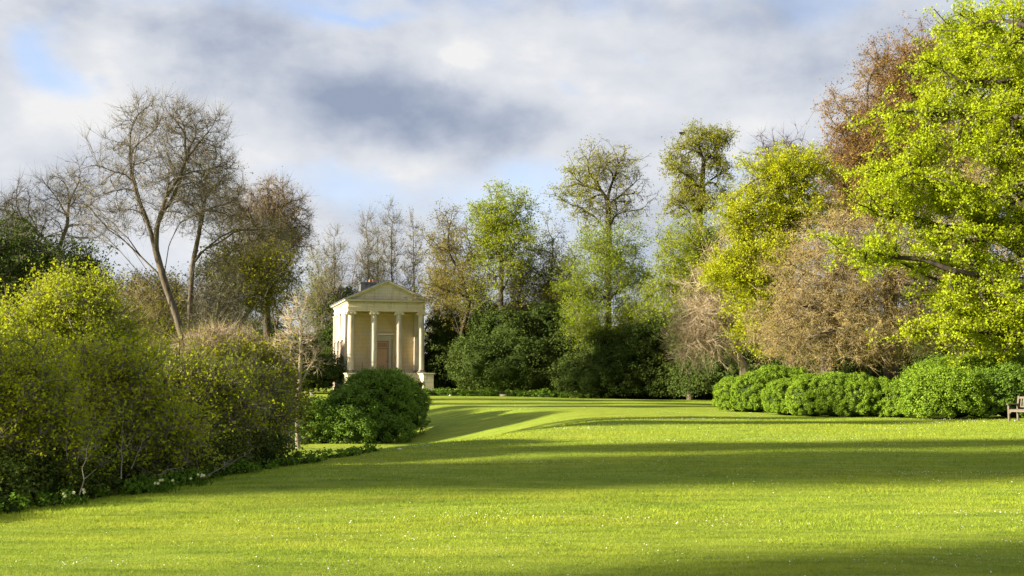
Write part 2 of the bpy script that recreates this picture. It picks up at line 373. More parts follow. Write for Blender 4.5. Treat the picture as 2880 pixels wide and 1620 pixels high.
def sample_blobs(blobs, n, r, shell=.35):
    """points in a union of ellipsoids, denser towards the skin; blobs rows: cx cy cz rx ry rz [weight]"""
    B = np.array([list(b[:6]) + [b[6] if len(b) > 6 else 1.0] for b in blobs], float)
    wv = B[:, 3] * B[:, 5] * np.sqrt(B[:, 4]) * B[:, 6]; k = r.choice(len(B), n, p=wv / wv.sum())
    d = norm(r.normal(size=(n, 3))); rad = r.random(n) ** shell
    return B[k, :3] + d * rad[:, None] * B[k, 3:6]
def vblob(vx, vy, rvx, rvy, D, dd=0.0, depth=None, wt=1.0):
    c = at(vx, vy, D + dd); s = mpp(D + dd)
    return [c[0], c[1], c[2], rvx * s, depth if depth else rvx * s * .9, rvy * s, wt]

def skeleton(path, tips, r, rise=.6, frac=.42, mom=.35, jit=.12):
    """trunk path + tips -> nodes, parents, tip counts (hierarchical branching towards the tips)"""
    P = [np.array(p, float) for p in path]; par = [-1] + list(range(len(path) - 1)); D = [norm(P[min(i + 1, len(P) - 1)] - P[max(i - 1, 0)]) for i in range(len(P))]
    isT = [False] * len(P)
    A = np.array(path)
    limbN = len(tips) / 9
    hd = np.hypot(tips[:, None, 0] - A[None, :, 0], tips[:, None, 1] - A[None, :, 1])
    cost = np.abs(A[None, :, 2] - (tips[:, None, 2] - rise * hd)); cost[:, 0] += 1e6 if len(A) > 1 else 0
    own = cost.argmin(1); stack = []
    for i in range(len(A)):
        idx = np.where(own == i)[0]
        if len(idx): stack.append((i, D[i], idx))
    jr = r.normal(size=(len(tips) * 4 + 64, 3)); ji = 0
    while stack:
        ni, d, idx = stack.pop(); p = P[ni]
        if len(idx) <= 2:
            for k in idx:
                P.append(tips[k]); par.append(ni); D.append(norm(tips[k] - p)); isT.append(True)
            continue
        v = tips[idx] - p; u = norm(v)
        b = u[(u @ u[int(r.integers(len(u)))]).argmin()]; a = u[(u @ b).argmin()]
        lab = (u @ a) > (u @ b)
        if lab.any() and not lab.all():
            a = u[lab].mean(0); b = u[~lab].mean(0); lab = (u @ (a - b)) > 0
        if lab.all() or not lab.any(): lab = r.random(len(u)) < .5; lab[0] = True; lab[-1] = False
        for s in (lab, ~lab):
            sub = idx[s]; c = tips[sub].mean(0) - p; L = np.linalg.norm(c) + 1e-6
            dr = c / L * (1 - mom) + d * mom + jr[ji % len(jr)] * jit; ji += 1
            dr /= np.linalg.norm(dr) + 1e-9
            P.append(p + dr * L * ((frac * (.55 if len(sub) > limbN else 1)) if len(sub) > 3 else .55)); par.append(ni); D.append(dr); isT.append(False)
            stack.append((len(P) - 1, dr, sub))
    P = np.array(P); par = np.array(par); D = np.array(D); isT = np.array(isT)
    cnt = isT.astype(float)
    for i in range(len(P) - 1, 0, -1): cnt[par[i]] += cnt[i]
    return P, par, D, cnt, isT
def tubes(E0, E1, T0, T1, r0, r1, sides, segs):
    n = len(E0); L = np.linalg.norm(E1 - E0, axis=1)[:, None]; ts = np.linspace(0, 1, segs + 1)
    ax = norm(E1 - E0); ref = np.where(np.abs(ax[:, 2:3]) < .8, np.array([[0, 0, 1.]]), np.array([[1., 0, 0]]))
    rings = []
    for tt in ts:
        h00 = 2 * tt ** 3 - 3 * tt ** 2 + 1; h10 = tt ** 3 - 2 * tt ** 2 + tt; h01 = -2 * tt ** 3 + 3 * tt ** 2; h11 = tt ** 3 - tt ** 2
        c = h00 * E0 + h10 * T0 * L + h01 * E1 + h11 * T1 * L
        tn = norm((6 * tt * tt - 6 * tt) * (E0 - E1) + (3 * tt * tt - 4 * tt + 1) * T0 * L + (3 * tt * tt - 2 * tt) * T1 * L)
        a = norm(np.cross(tn, ref)); b = np.cross(tn, a); rad = (r0 + (r1 - r0) * tt)[:, None]
        rings.append(np.stack([c + (a * math.cos(q) + b * math.sin(q)) * rad for q in np.arange(sides) * 2 * math.pi / sides], 1))
    V = np.stack(rings, 1).reshape(-1, 3)
    per = (segs + 1) * sides; k = np.arange(sides); kn = (k + 1) % sides
    Fs = np.concatenate([np.stack([s * sides + k, s * sides + kn, (s + 1) * sides + kn, (s + 1) * sides + k], -1) for s in range(segs)])
    return V, (Fs[None] + np.arange(n)[:, None, None] * per).reshape(-1, 4)
def cat_mesh(parts):
    Vs, Fs, b = [], [], 0
    for V, Fc in parts: Vs.append(V); Fs.append(Fc + b); b += len(V)
    return np.concatenate(Vs), Fs
def wood(P, par, D, cnt, R0, rmin, near):
    """tube meshes of all branches; near: extra sides"""
    N = cnt[0]; rad = np.maximum(R0 * (cnt / N) ** .47, rmin)
    i = np.arange(1, len(P)); pa = par[i]
    r1 = rad[i]; r0 = np.minimum(rad[pa], r1 * 1.25); trunk = cnt[i] > .5 * N; r0[trunk] = rad[pa][trunk]
    base = pa == 0; r0[base] *= 1.25
    parts = []; rr = r1
    lo, hi = R0 * .10, R0 * .3
    for sel, sd, sg in ((rr >= hi, 9 if near else 6, 4), ((rr < hi) & (rr >= lo), 5, 3), (rr < lo, 3, 2 if near else 1)):
        if sel.any():
            j = i[sel]; T0 = norm(D[par[j]] * .6 + D[j] * .7)
            parts.append(tubes(P[par[j]], P[j], T0, D[j], r0[sel], r1[sel] * .97, sd, sg))
    return cat_mesh(parts), rad
def twig_rays(P, par, rad, isT, cnt, r, per, length, up, spread, rthr):
    """thin twigs springing from tips and slim branches -> start, end"""
    i = np.arange(1, len(P)); sel = i[rad[i] < rthr]
    k = np.repeat(sel, per); tt = r.random(len(k)); p0 = P[par[k]] + (P[k] - P[par[k]]) * tt[:, None]
    tipm = isT[k]; p0[tipm] = (P[k] * .5 + p0 * .5)[tipm]
    d = norm(P[k] - P[par[k]]) + r.normal(size=(len(k), 3)) * spread + np.array([0, 0, up])
    L = length * (.35 + .9 * r.random(len(k)))
    return p0, p0 + norm(d) * L[:, None]
def twig_mesh(p0, p1, wd, r, tri3):
    ax = norm(p1 - p0); a = norm(np.cross(ax, r.normal(size=ax.shape))); n = len(p0)
    if not tri3:
        V = np.stack([p0 - a * wd, p0 + a * wd, p1], 1).reshape(-1, 3); return V, [np.arange(3 * n).reshape(-1, 3)]
    b = np.cross(ax, a)
    V = np.stack([p0 + a * wd, p0 + (-.5 * a + .87 * b) * wd, p0 + (-.5 * a - .87 * b) * wd, p1], 1).reshape(-1, 3)
    f = np.array([[0, 1, 3], [1, 2, 3], [2, 0, 3]])
    return V, [(f[None] + np.arange(n)[:, None, None] * 4).reshape(-1, 3)]

def tree(name, label, cat, base, path, blobs, ntips, R0, bark='bark', twig=None, leaf=None, seed=1, group=None, clump=None,
         rise=.6, frac=.42, mom=.35, shell=.4, per=6, tl=.9, up=.25, spread=.5, tw=.008, nleaf=0, ls=.07, lspread=.12, lup=.08,
         near=False, rmin=.008, leaf_where=None, quad=False, parent=None, aspect=.6):
    """base (x, y); path / blobs in world metres"""
    r = np.random.default_rng(seed)
    o = np.array([base[0], base[1], gz(*base) - .05])
    if clump:
        C = sample_blobs(blobs, clump[0], r, shell); k = r.integers(len(C), size=ntips)
        tips = C[k] + r.normal(size=(ntips, 3)) * np.array(clump[1])
    else: tips = sample_blobs(blobs, ntips, r, shell)
    tips = tips[tips[:, 2] > ground_z(tips[:, 0], tips[:, 1]) + .15]
    P, par, D, cnt, isT = skeleton([o] + [np.array(p) for p in path], tips, r, rise, frac, mom)
    (V, Fs), rad = wood(P, par, D, cnt, R0, rmin, near)
    rt = root(name, label, cat, tuple(o), 0, group)
    link('trunk', npmesh(name + '_trunk', V - o, Fs, M[bark], smooth=True), rt)
    p0, p1 = twig_rays(P, par, rad, isT, cnt, r, per, tl, up, spread, max(R0 * .09, rmin * 1.6))
    if twig:
        V, Fs = twig_mesh(p0, p1, tw, r, near)
        link('twigs', npmesh(name + '_twigs', V - o, Fs, M[twig]), rt)
    if leaf and nleaf:
        k = r.integers(len(p0), size=nleaf)
        Q = p0[k] + (p1[k] - p0[k]) * (r.random(nleaf)[:, None] ** .6) + r.normal(size=(nleaf, 3)) * lspread * np.array([1, 1, .6])
        if leaf_where is not None:
            m = leaf_where(Q, r); Q = Q[m]; k = k[m]
        V, Fc = leaf_cloud(Q, ls, r, lup, aspect=aspect, quad=quad)
        tone = np.clip(.5 + .25 * r.normal(size=len(Q)) + .25 * np.sin(k * 12.9898), 0, 1)
        link('foliage', npmesh(name + '_foliage', V - o, [Fc], M[leaf], face_tone=tone), rt)
    return rt

def ico(n):
    import bmesh
    bm = bmesh.new(); bmesh.ops.create_icosphere(bm, subdivisions=n, radius=1)
    V = np.array([v.co[:] for v in bm.verts]); Fc = np.array([[v.index for v in f.verts] for f in bm.faces]); bm.free(); return V, Fc
ICO = ico(3)
def shrub_mesh(name, blobs, nclump, per, cr, ls, leaf, seed, core=.8, aspect=.6, flat=1.0, zmin=None, outb=True, spread=.2):
    """leafy shrub: clumps of leaves over ellipsoids (local metres) with a solid heart in a dark shade colour; returns (foliage mesh, heart mesh)"""
    r = np.random.default_rng(seed); B = np.array([b[:6] for b in blobs], float)
    C = []; N = []
    wv = B[:, 3] * B[:, 5] + B[:, 3] * B[:, 4]
    k = r.choice(len(B), nclump, p=wv / wv.sum()); d = norm(r.normal(size=(nclump, 3))); d[:, 2] = np.where(d[:, 2] < -.55, -d[:, 2], d[:, 2])
    C = B[k, :3] + d * B[k, 3:6] * (.84 + spread * r.random(nclump))[:, None]
    inside = np.zeros(nclump, bool)
    for j in range(len(B)): inside |= (((C - B[j, :3]) / (B[j, 3:6] * .8)) ** 2).sum(1) < 1
    if zmin is not None: inside |= C[:, 2] < zmin
    C = C[~inside]; d = d[~inside]
    kk = np.repeat(np.arange(len(C)), per); n = len(kk); csz = (cr * (.6 + .8 * r.random(len(C))))[kk]
    e = norm(r.normal(size=(n, 3)) + d[kk] * .9)
    Q = C[kk] + e * csz[:, None] * (r.random(n) ** .4)[:, None] * np.array([1, 1, flat])
    V, Fc = leaf_cloud(Q, ls, r, .12, out=e * .8 if outb else None, aspect=aspect, quad=False)
    tone = np.clip(.5 + .22 * r.normal(size=n) + .22 * np.sin(kk * 78.233), 0, 1)
    me = npmesh(name + '_foliage', V, [Fc], M[leaf], face_tone=tone)
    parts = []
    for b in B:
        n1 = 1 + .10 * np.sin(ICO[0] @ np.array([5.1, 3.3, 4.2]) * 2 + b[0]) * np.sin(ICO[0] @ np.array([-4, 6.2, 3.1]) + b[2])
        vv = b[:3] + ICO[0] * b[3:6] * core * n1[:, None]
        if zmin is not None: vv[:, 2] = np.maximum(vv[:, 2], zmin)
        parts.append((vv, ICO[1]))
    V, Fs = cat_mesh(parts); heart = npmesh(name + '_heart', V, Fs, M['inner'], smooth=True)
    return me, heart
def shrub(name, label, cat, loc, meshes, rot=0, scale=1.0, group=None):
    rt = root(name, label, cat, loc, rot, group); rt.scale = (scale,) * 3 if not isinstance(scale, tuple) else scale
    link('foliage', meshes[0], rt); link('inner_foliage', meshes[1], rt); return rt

#TEMPLE-BEGIN
# ------------------------------------------------------------------ temple
M['stone'] = stone_mat('honey_limestone', (.56, .49, .37), (.46, .39, .28), (.26, .23, .18), .08, .55, .52)
M['stonewall'] = stone_mat('ochre_limestone', (.60, .47, .28), (.50, .38, .21), (.42, .33, .20), .05, .3, .58)
M['stoneflank'] = stone_mat('weathered_pink_limestone', (.55, .46, .36), (.42, .35, .27), (.13, .11, .09), .05, .9, .45)
M['stonecol'] = stone_mat('lichened_column_stone', (.50, .44, .35), (.40, .34, .27), (.24, .21, .18), .06, .7, .49)
M['stonebase'] = stone_mat('dark_base_stone', (.32, .28, .20), (.22, .19, .13), (.08, .08, .06), .1, .9, .44)  # darker, dark-streaked stone for steps, plinths and bases
M['mortar'] = simple_mat('mortar_joint', (.22, .18, .11), (.30, .24, .15), 12)  # mortar's own colour on the wall cores behind the blocks
M['lead'] = simple_mat('lead_sheet', (.10, .115, .14), (.19, .21, .24), 5, .55)
M['soot'] = stone_mat('sooty_chimney_stone', (.10, .10, .10), (.06, .06, .065), (.03, .03, .03), .15, .6, .45)
M['terracotta'] = simple_mat('chimney_pot_clay', (.30, .14, .07), (.42, .21, .11), 9)
M['door'] = simple_mat('pale_varnished_oak', (.42, .24, .12), (.55, .34, .18), 5, .5, (6, 6, .6))
M['doordark'] = simple_mat('door_frame_oak', (.26, .14, .07), (.36, .20, .10), 5, .5, (6, 6, .6))
M['iron'] = simple_mat('black_iron', (.015, .015, .015), (.04, .035, .03), 14, .5, metal=.6)
M['recessdark'] = simple_mat('dark_window_recess', (.02, .022, .025), (.05, .05, .055), 3, .15)  # flat dark panes stand in for blind window recesses

YAW = R(16.0)
T0 = np.array([-.1138 * 98.7, 98.7])
temple = root('stone_temple', 'small honey stone temple with four ionic columns, pediment and stepped podium at the lawn edge', 'temple', (T0[0], T0[1], 0), YAW)
UNIT = bpy.data.meshes.new('ashlar_block')
_mb = MB().box(-.5, .5, -.5, .5, -.5, .5); UNIT.from_pydata(_mb.V, [], _mb.F)
UN = {}
def unit(mname):
    if mname not in UN:
        u = UNIT.copy(); u.materials.append(M[mname]); UN[mname] = u
    return UN[mname]
rb = random.Random(5)
def stones(parent, mname, x0, x1, z0, z1, yface, course=.36, ln=.85, thick=.12, holes=(), top=None, axis='x', name='stone', gap=.010):
    """coursed blocks on a wall face; each block an object; top(x) clips for the gable"""
    z = z0; k = 0
    n = max(1, round((z1 - z0) / course)); ch = (z1 - z0) / n
    for k in range(n):
        z = z0 + k * ch; x = x0 - (ln * .5 if k % 2 else 0)
        while x < x1 - .02:
            L = ln * rb.uniform(.75, 1.25); a, b = max(x, x0), min(x + L, x1); x += L
            if x1 - x < .25: b = x1; x = x1
            if b - a < .12: continue
            segs = [(a, b)]
            for hx0, hx1, hz0, hz1 in holes:
                if z + ch > hz0 + .02 and z < hz1 - .02:
                    ns = []
                    for a_, b_ in segs:
                        if b_ <= hx0 or a_ >= hx1: ns.append((a_, b_)); continue
                        if a_ < hx0 - .05: ns.append((a_, hx0))
                        if b_ > hx1 + .05: ns.append((hx1, b_))
                    segs = ns
            for a_, b_ in segs:
                pr = rb.uniform(-.004, .006)
                if top is not None:
                    xa, xb = max(a_, -top(z + .0)), min(b_, top(z))
                    if xb - xa < .15: continue
                    g2 = gap / 2; t2 = top(z + ch)
                    pts = [(xa + g2, z + g2), (xb - g2, z + g2)]
                    if xb > t2: pts += [(max(t2, xa + .02), z + ch - g2)] if xa < t2 else [((xa + xb) / 2, z + ch * .5)]
                    else: pts += [(xb - g2, z + ch - g2)]
                    if xa < -t2: pts += [(min(-t2, xb - .02), z + ch - g2)] if xb > -t2 else []
                    else: pts += [(xa + g2, z + ch - g2)]
                    MB().prism(pts, yface - .012 + pr, yface + thick).obj(name, M[mname], parent); continue
                o = link(name, unit(mname), parent)
                if axis == 'x':
                    o.location = ((a_ + b_) / 2, yface + thick / 2 - pr, z + ch / 2); o.scale = (b_ - a_ - gap, thick, ch - gap)
                else:
                    o.location = (yface + thick / 2 + pr, (a_ + b_) / 2, z + ch / 2); o.scale = (thick, b_ - a_ - gap, ch - gap)
FZ, CT, ZE = 1.87, 7.40, 8.42      # portico floor, column top, entablature top
XC = [-3.19, -1.13, 1.13, 3.19]    # column centres
HW, DEP, PY = 3.52, 10.4, 2.55     # half width, depth, portico depth
# podium
pod = MB()
pod.box(-HW - .02, HW + .02, PY - .05, DEP + .02, -.8, FZ - .16)
pod.box(-HW - .02, -2.88, -.02, PY - .06, -.8, FZ - .16).box(2.88, HW + .02, -.02, PY - .06, -.8, FZ - .16).box(-2.87, 2.87, .02, PY - .06, -.8, FZ - .17)
for k in range(4): pod.box(-HW - .045, -HW - .021, .1, DEP, .14 + k * .40, .14 + k * .40 + .385)
pob = pod.obj('podium', M['stoneflank'], temple)
mo = MB()
mo.box(-HW - .12, HW + .12, .0, DEP + .1, FZ - .155, FZ - .08).box(-HW - .07, HW + .07, .02, DEP + .06, FZ - .08, FZ)
mo.obj('podium_cornice', M['stonebase'], pob, bevel=.012)
MB().box(-HW - .10, -HW - .046, .0, DEP + .06, -.8, .13).obj('plinth', M['stonebase'], pob)
# steps between two cheek blocks
NS = 10; rise = FZ / NS
for k in range(NS):
    MB().box(-2.86, 2.86, -2.62 + k * .262, -2.62 + (k + 1) * .262 + (.02 if k < NS - 1 else .0), -.6, (k + 1) * rise - (.004 if k == NS - 1 else 0)).obj('step', M['stonebase'], temple, bevel=.012)
for sgn in (-1, 1):
    x0, x1 = (2.89, 3.80) if sgn > 0 else (-3.80, -2.89)
    ck = MB().box(x0 + .02, x1 - .02, -2.28, -.03, -.8, FZ - .16).obj('stair_cheek', M['mortar'], temple)
    stones(ck, 'stone', x0, x1, .30, FZ - .165, -2.31, .35, .62, .05)
    stones(ck, 'stone', -2.31, -.03, .30, FZ - .165, x0 - .012 if sgn > 0 else x1 - .04, .35, .7, .05, axis='y')
    stones(ck, 'stone', -2.31, -.03, .30, FZ - .165, x1 - .04 if sgn > 0 else x0 - .012, .35, .7, .05, axis='y')
    MB().box(x0 - .05, x1 + .05, -2.37, -.04, -.8, .295).obj('plinth', M['stonebase'], ck, bevel=.02)
    MB().box(x0 - .05, x1 + .05, -2.36, -.004, FZ - .16, FZ - .10).box(x0 - .11, x1 + .11, -2.43, -.004, FZ - .10, FZ - .012).obj('coping', M['stone'], ck, bevel=.012)
# columns
def column(cx, cy):
    prof = []
    H = CT - FZ; r0, r1 = .305, .262
    for q in range(13):
        u = q / 12; prof.append((r0 - (r0 - r1) * max(0, (u - .25) / .75) ** 1.5, FZ + .26 + u * (H - .26 - .30)))
    prof[0] = (r0 + .012, prof[0][1]); prof.append((r1 + .02, prof[-1][1] + .004)); prof.append((r1 + .02, prof[-1][1] + .04))
    c_ = MB().lathe(prof, cx, cy, 28).obj('column', M['stonecol'], temple, smooth=True)
    b_ = MB().box(cx - .41, cx + .41, cy - .41, cy + .41, FZ + .001, FZ + .085)
    b_.lathe([(.40, FZ + .087), (.415, FZ + .115), (.40, FZ + .15), (.345, FZ + .165), (.335, FZ + .19), (.365, FZ + .20), (.375, FZ + .225), (.36, FZ + .25), (.32, FZ + .262)], cx, cy, 28)
    b_.obj('column_base', M['stonebase'], c_, smooth=True)
    cap = MB(); zt = CT
    cap.box(cx - .36, cx + .36, cy - .33, cy + .33, zt - .055, zt - .002)
    cap.lathe([(.27, zt - .27), (.34, zt - .22), (.345, zt - .17), (.30, zt - .15)], cx, cy, 24)
    cap.box(cx - .27, cx + .27, cy - .305, cy + .305, zt - .15, zt - .056)
    for sg in (-1, 1):
        vx = cx + sg * .315; vz = zt - .19
        cap.cyl_y(vx, vz, .135, cy - .30, cy + .30)
        for yy, s2 in ((cy - .30, -1), (cy + .30, 1)):
            cap.cyl_y(vx, vz, .105, min(yy, yy + s2 * .014), max(yy, yy + s2 * .014))
            cap.cyl_y(vx, vz, .072, min(yy, yy + s2 * .03), max(yy, yy + s2 * .03)); cap.cyl_y(vx, vz, .036, min(yy, yy + s2 * .045), max(yy, yy + s2 * .045), 10)
    cap.obj('capital', M['stone'], c_, smooth=True)
for cx in XC: column(cx, .42)
# antae and flank pilasters
def pilaster(x0, x1, y0, y1, mname='stone'):
    p = MB().box(x0, x1, y0, y1, FZ + .22, CT - .20).obj('pilaster', M[mname], temple, bevel=.01)
    MB().box(x0 - .05, x1 + .05, y0 - .05, y1 + .05, FZ + .002, FZ + .12).box(x0 - .025, x1 + .025, y0 - .025, y1 + .025, FZ + .12, FZ + .22).obj('pilaster_base', M['stonebase'], p, bevel=.015)
    MB().box(x0 - .03, x1 + .03, y0 - .03, y1 + .03, CT - .20, CT - .14).box(x0 - .01, x1 + .01, y0 - .01, y1 + .01, CT - .14, CT - .10).box(x0 - .06, x1 + .06, y0 - .06, y1 + .06, CT - .10, CT - .002).obj('pilaster_cap', M[mname], p, bevel=.01)
pilaster(-HW + .03, -HW + .60, 2.25, 2.85); pilaster(HW - .60, HW - .03, 2.25, 2.85)
for y in (5.1, 7.6, 9.8): pilaster(-HW - .07, -HW + .2, y, y + .55, 'stoneflank')
# cella walls
bw = MB().box(-HW + .6, HW - .6, 2.62, 2.9, FZ + .001, CT).obj('back_wall', M['mortar'], temple)
DX, DH = .59, 2.95
stones(bw, 'stonewall', -HW + .61, HW - .61, FZ + .24, CT - .01, 2.58, .36, .9, .06, holes=[(-.95, .95, FZ, FZ + 3.42)])
MB().box(-HW + .61, -.96, 2.54, 2.615, FZ + .002, FZ + .235).box(.96, HW - .61, 2.54, 2.615, FZ + .002, FZ + .235).obj('skirting_course', M['stone'], bw)
fw = MB()
for k in range(15):
    z = FZ + .002 + k * (CT - FZ) / 15; hgt = (CT - FZ) / 15 - .012
    yy = 2.86
    for (a, b_) in ((2.86, 3.55), (4.45, 6.1), (7.0, 8.35), (9.2, DEP)):
        fw.box(-HW, -HW + .35, a, b_, z, z + hgt)
    if not (FZ + .7 < z + .18 < FZ + 2.95):
        for (a, b_) in ((3.551, 4.449), (6.101, 6.999), (8.351, 9.199)): fw.box(-HW, -HW + .35, a, b_, z, z + hgt)
flank = fw.obj('side_wall', M['stoneflank'], temple)
MB().box(-HW + .02, -HW + .34, 2.9, DEP - .01, FZ + .003, CT - .01).box(-HW + .35, HW - .01, DEP - .35, DEP - .005, FZ + .003, CT - .01).box(HW - .35, HW, 2.86, DEP - .36, FZ + .003, CT - .01).obj('inner_wall', M['stoneflank'], temple)
for a, b_ in ((3.55, 4.45), (6.1, 7.0), (8.35, 9.2)):
    wdo = MB().box(-HW - .01, -HW + .02, a + .1, b_ - .1, FZ + .75, FZ + 2.75).obj('window', M['recessdark'], flank)
    MB().box(-HW - .08, -HW + .0, a - .06, a + .1, FZ + .62, FZ + 2.88).box(-HW - .08, -HW, b_ - .1, b_ + .06, FZ + .62, FZ + 2.88).box(-HW - .16, -HW, a - .14, b_ + .14, FZ + 2.885, FZ + 3.05).box(-HW - .12, -HW, a - .08, b_ + .08, FZ + .5, FZ + .615).obj('window_surround', M['stoneflank'], flank)
# door
dr = MB().box(-DX + .09, DX - .09, 2.60, 2.66, FZ + .01, FZ + 2.18)
dr = dr.obj('door', M['door'], temple)
for sx0 in (-.45, .04):
    for z0, z1 in ((.16, .62), (.74, 1.46), (1.58, 2.06)):
        MB().box(sx0, sx0 + .41, 2.578, 2.599, FZ + z0, FZ + z1).box(sx0 + .05, sx0 + .36, 2.562, 2.577, FZ + z0 + .05, FZ + z1 - .05).obj('panel', M['door'], dr, bevel=.008)
MB().lathe([(.03, FZ + 1.0), (.042, FZ + 1.04), (.03, FZ + 1.08)], .43, 2.54, 12).box(.42, .44, 2.55, 2.6, FZ + 1.02, FZ + 1.06).obj('handle', M['iron'], dr)
tr_ = MB().box(-DX + .09, DX - .09, 2.60, 2.66, FZ + 2.28, FZ + 2.86).obj('transom_panel', M['door'], temple)
MB().box(-.42, .42, 2.585, 2.6, FZ + 2.36, FZ + 2.78).obj('panel', M['doordark'], tr_, bevel=.006)
MB().box(-DX, -DX + .088, 2.56, 2.66, FZ + .004, FZ + 2.95).box(DX - .088, DX, 2.56, 2.66, FZ + .004, FZ + 2.95).box(-DX + .089, DX - .089, 2.56, 2.66, FZ + 2.865, FZ + 2.95).box(-DX + .089, DX - .089, 2.56, 2.66, FZ + 2.185, FZ + 2.275).obj('door_frame', M['doordark'], temple)
ds = MB()
for sg in (-1, 1):
    a, b_ = sorted((sg * (DX + .002), sg * (DX + .17))); ds.box(a, b_, 2.52, 2.615, FZ + .003, FZ + 2.955 + .17)
    a, b_ = sorted((sg * (DX + .172), sg * (DX + .26))); ds.box(a, b_, 2.49, 2.615, FZ + .003, FZ + 3.215)
ds.box(-DX - .001, DX + .001, 2.52, 2.615, FZ + 2.956, FZ + 3.125).box(-DX - .171, DX + .171, 2.49, 2.615, FZ + 3.127, FZ + 3.215)
ds.box(-.9, .9, 2.515, 2.615, FZ + 3.217, FZ + 3.42).box(-.95, .95, 2.42, 2.615, FZ + 3.422, FZ + 3.49).box(-1.05, 1.05, 2.33, 2.615, FZ + 3.492, FZ + 3.60)
for sg in (-1, 1):
    a, b_ = sorted((sg * .86, sg * .97)); ds.box(a, b_, 2.42, 2.615, FZ + 3.05, FZ + 3.40)
ds.obj('door_surround', M['stone'], temple, bevel=.006)
# entablature
en = MB()
def band(mb, z0, z1, out):
    mb.box(-HW - out, HW + out, .12 - out, .72, z0, z1)
    mb.box(-HW - out, -HW + .6, .721, DEP + out, z0, z1).box(HW - .6, HW + out, .721, DEP + out, z0, z1)
    mb.box(-HW + .601, HW - .601, DEP - .5, DEP + out, z0, z1)
band(en, CT, CT + .14, -.02); band(en, CT + .141, CT + .30, .0); band(en, CT + .301, CT + .36, .045)
band(en, CT + .361, CT + .68, -.015)
ent = en.obj('entablature', M['stone'], temple, bevel=.006)
MB().box(-HW + .601, HW - .601, .721, 2.62, CT + .01, CT + .12).obj('portico_ceiling', M['stonewall'], ent)
dn = MB(); xx = -HW - .05
while xx < HW + .05: dn.box(xx, xx + .07, .0, .11, CT + .76, CT + .85); xx += .13
yy = .2
while yy < DEP: dn.box(-HW - .12, -HW - .01, yy, yy + .07, CT + .76, CT + .85); yy += .13
dn.obj('dentils', M['stone'], ent)
co = MB(); band(co, CT + .682, CT + .755, .06); band(co, CT + .756, CT + .855, .005); band(co, CT + .857, CT + .90, .16); band(co, CT + .902, CT + 1.0, .30)
band(co, CT + 1.002, CT + 1.035, .33)
co.obj('cornice', M['stone'], ent, bevel=.006)
# pediment
ZP = CT + 1.037; HP = HW + .36; AP = 10.18
MB().box(-HP + .05, HP - .05, -.235, .15, ZP, ZP + .018).obj('lead_flashing', M['lead'], ent)
slope = (AP - ZP) / HP
ped = MB().prism([(-HW + .05, ZP), (HW - .05, ZP), (0, ZP + (HW - .05) * slope - .05)], .17, .5).obj('pediment', M['mortar'], temple)
stones(ped, 'stone', -HW + .1, HW - .1, ZP + .012, ZP + 1.62, .13, .27, 1.0, .035, top=lambda z: max(0.0, (HW + .12) - (z - ZP) / slope))
rk = MB()
def rake(t0, t1, y0, y1):
    """sloping moulding band: t = offset below the roof line"""
    for sg in (-1, 1):
        pts = [(0, AP - t1), ((AP - t1 - ZP) / slope, ZP + .001), ((AP - t0 - ZP) / slope, ZP + .001), (0, AP - t0)]
        pts = [(sg * x, z) for x, z in pts]
        rk.prism(pts if sg > 0 else pts[::-1], y0, y1)
rake(0, .09, -.24, .6); rake(.092, .17, -.15, .6); rake(.172, .24, -.04, .6); rake(.242, .31, .03, .6)
rk.obj('raking_cornice', M['stone'], ped)
rf = MB()
for sg in (-1, 1):
    pts = [(0, AP + .004), (HP + .04, AP - (HP + .04) * slope + .004), (HP + .04, AP - (HP + .04) * slope + .05), (0, AP + .05)]
    pts = [(sg * x, z) for x, z in pts]
    rf.prism(pts if sg > 0 else pts[::-1], -.25, DEP + .35)
roof = rf.obj('roof', M['lead'], temple)
rs = MB()
for sg in (-1, 1):
    for q in range(14):
        y = -.1 + q * .77; pts = [(0.02, AP + .051), (HP, AP - HP * slope + .051), (HP, AP - HP * slope + .09), (0.02, AP + .09)]
        pts = [(sg * x, z) for x, z in pts]; rs.prism(pts if sg > 0 else pts[::-1], y, y + .05)
rs.obj('standing_seams', M['lead'], roof)
MB().prism([(-HW + .1, ZP), (HW - .1, ZP), (0, ZP + (HW - .1) * slope - .06)], DEP - .2, DEP).obj('rear_gable', M['stoneflank'], temple)
ch = MB().box(-1.55, -.1, 6.0, 7.1, 8.9, 10.36).obj('chimney', M['soot'], temple)
for k in range(4): stones(ch, 'soot', -1.56, -.09, 9.3 + .26 * k, 9.3 + .26 * (k + 1), 5.97, .26, .5, .04)
MB().box(-1.64, -.01, 5.9, 7.2, 10.362, 10.46).box(-1.6, -.05, 5.94, 7.16, 10.461, 10.53).obj('chimney_cap', M['soot'], ch)
for px in (-.62, -.30): MB().lathe([(.11, 10.531), (.12, 10.6), (.095, 10.72), (.115, 10.74), (.115, 10.78)], px, 6.5, 12).obj('chimney_pot', M['terracotta'], ch, smooth=True)
# thin iron stand on the portico floor
def tw(lx, ly): c, s = math.cos(YAW), math.sin(YAW); return (T0[0] + lx * c - ly * s, T0[1] + lx * s + ly * c)
px, py = tw(-2.0, 1.3)
st = MB().lathe([(.16, 0), (.16, .03), (.02, .06), (.016, .9), (.03, .92), (.02, .95)], 0, 0, 12).obj('rope_stand', M['iron'], None, (px, py, FZ + .002), smooth=True)
thing(st, 'thin black iron stand on the portico floor between the two left columns', 'post')
#TEMPLE-END
#PLANTS-BEGIN
# ------------------------------------------------------------------ trees: helpers in view coordinates
def gpt(vx, D):
    p = at(vx, 944, D); return p[0], p[1]
def vp(vx, vy, D, dd=0.0):
    return at(vx, vy, D + dd)

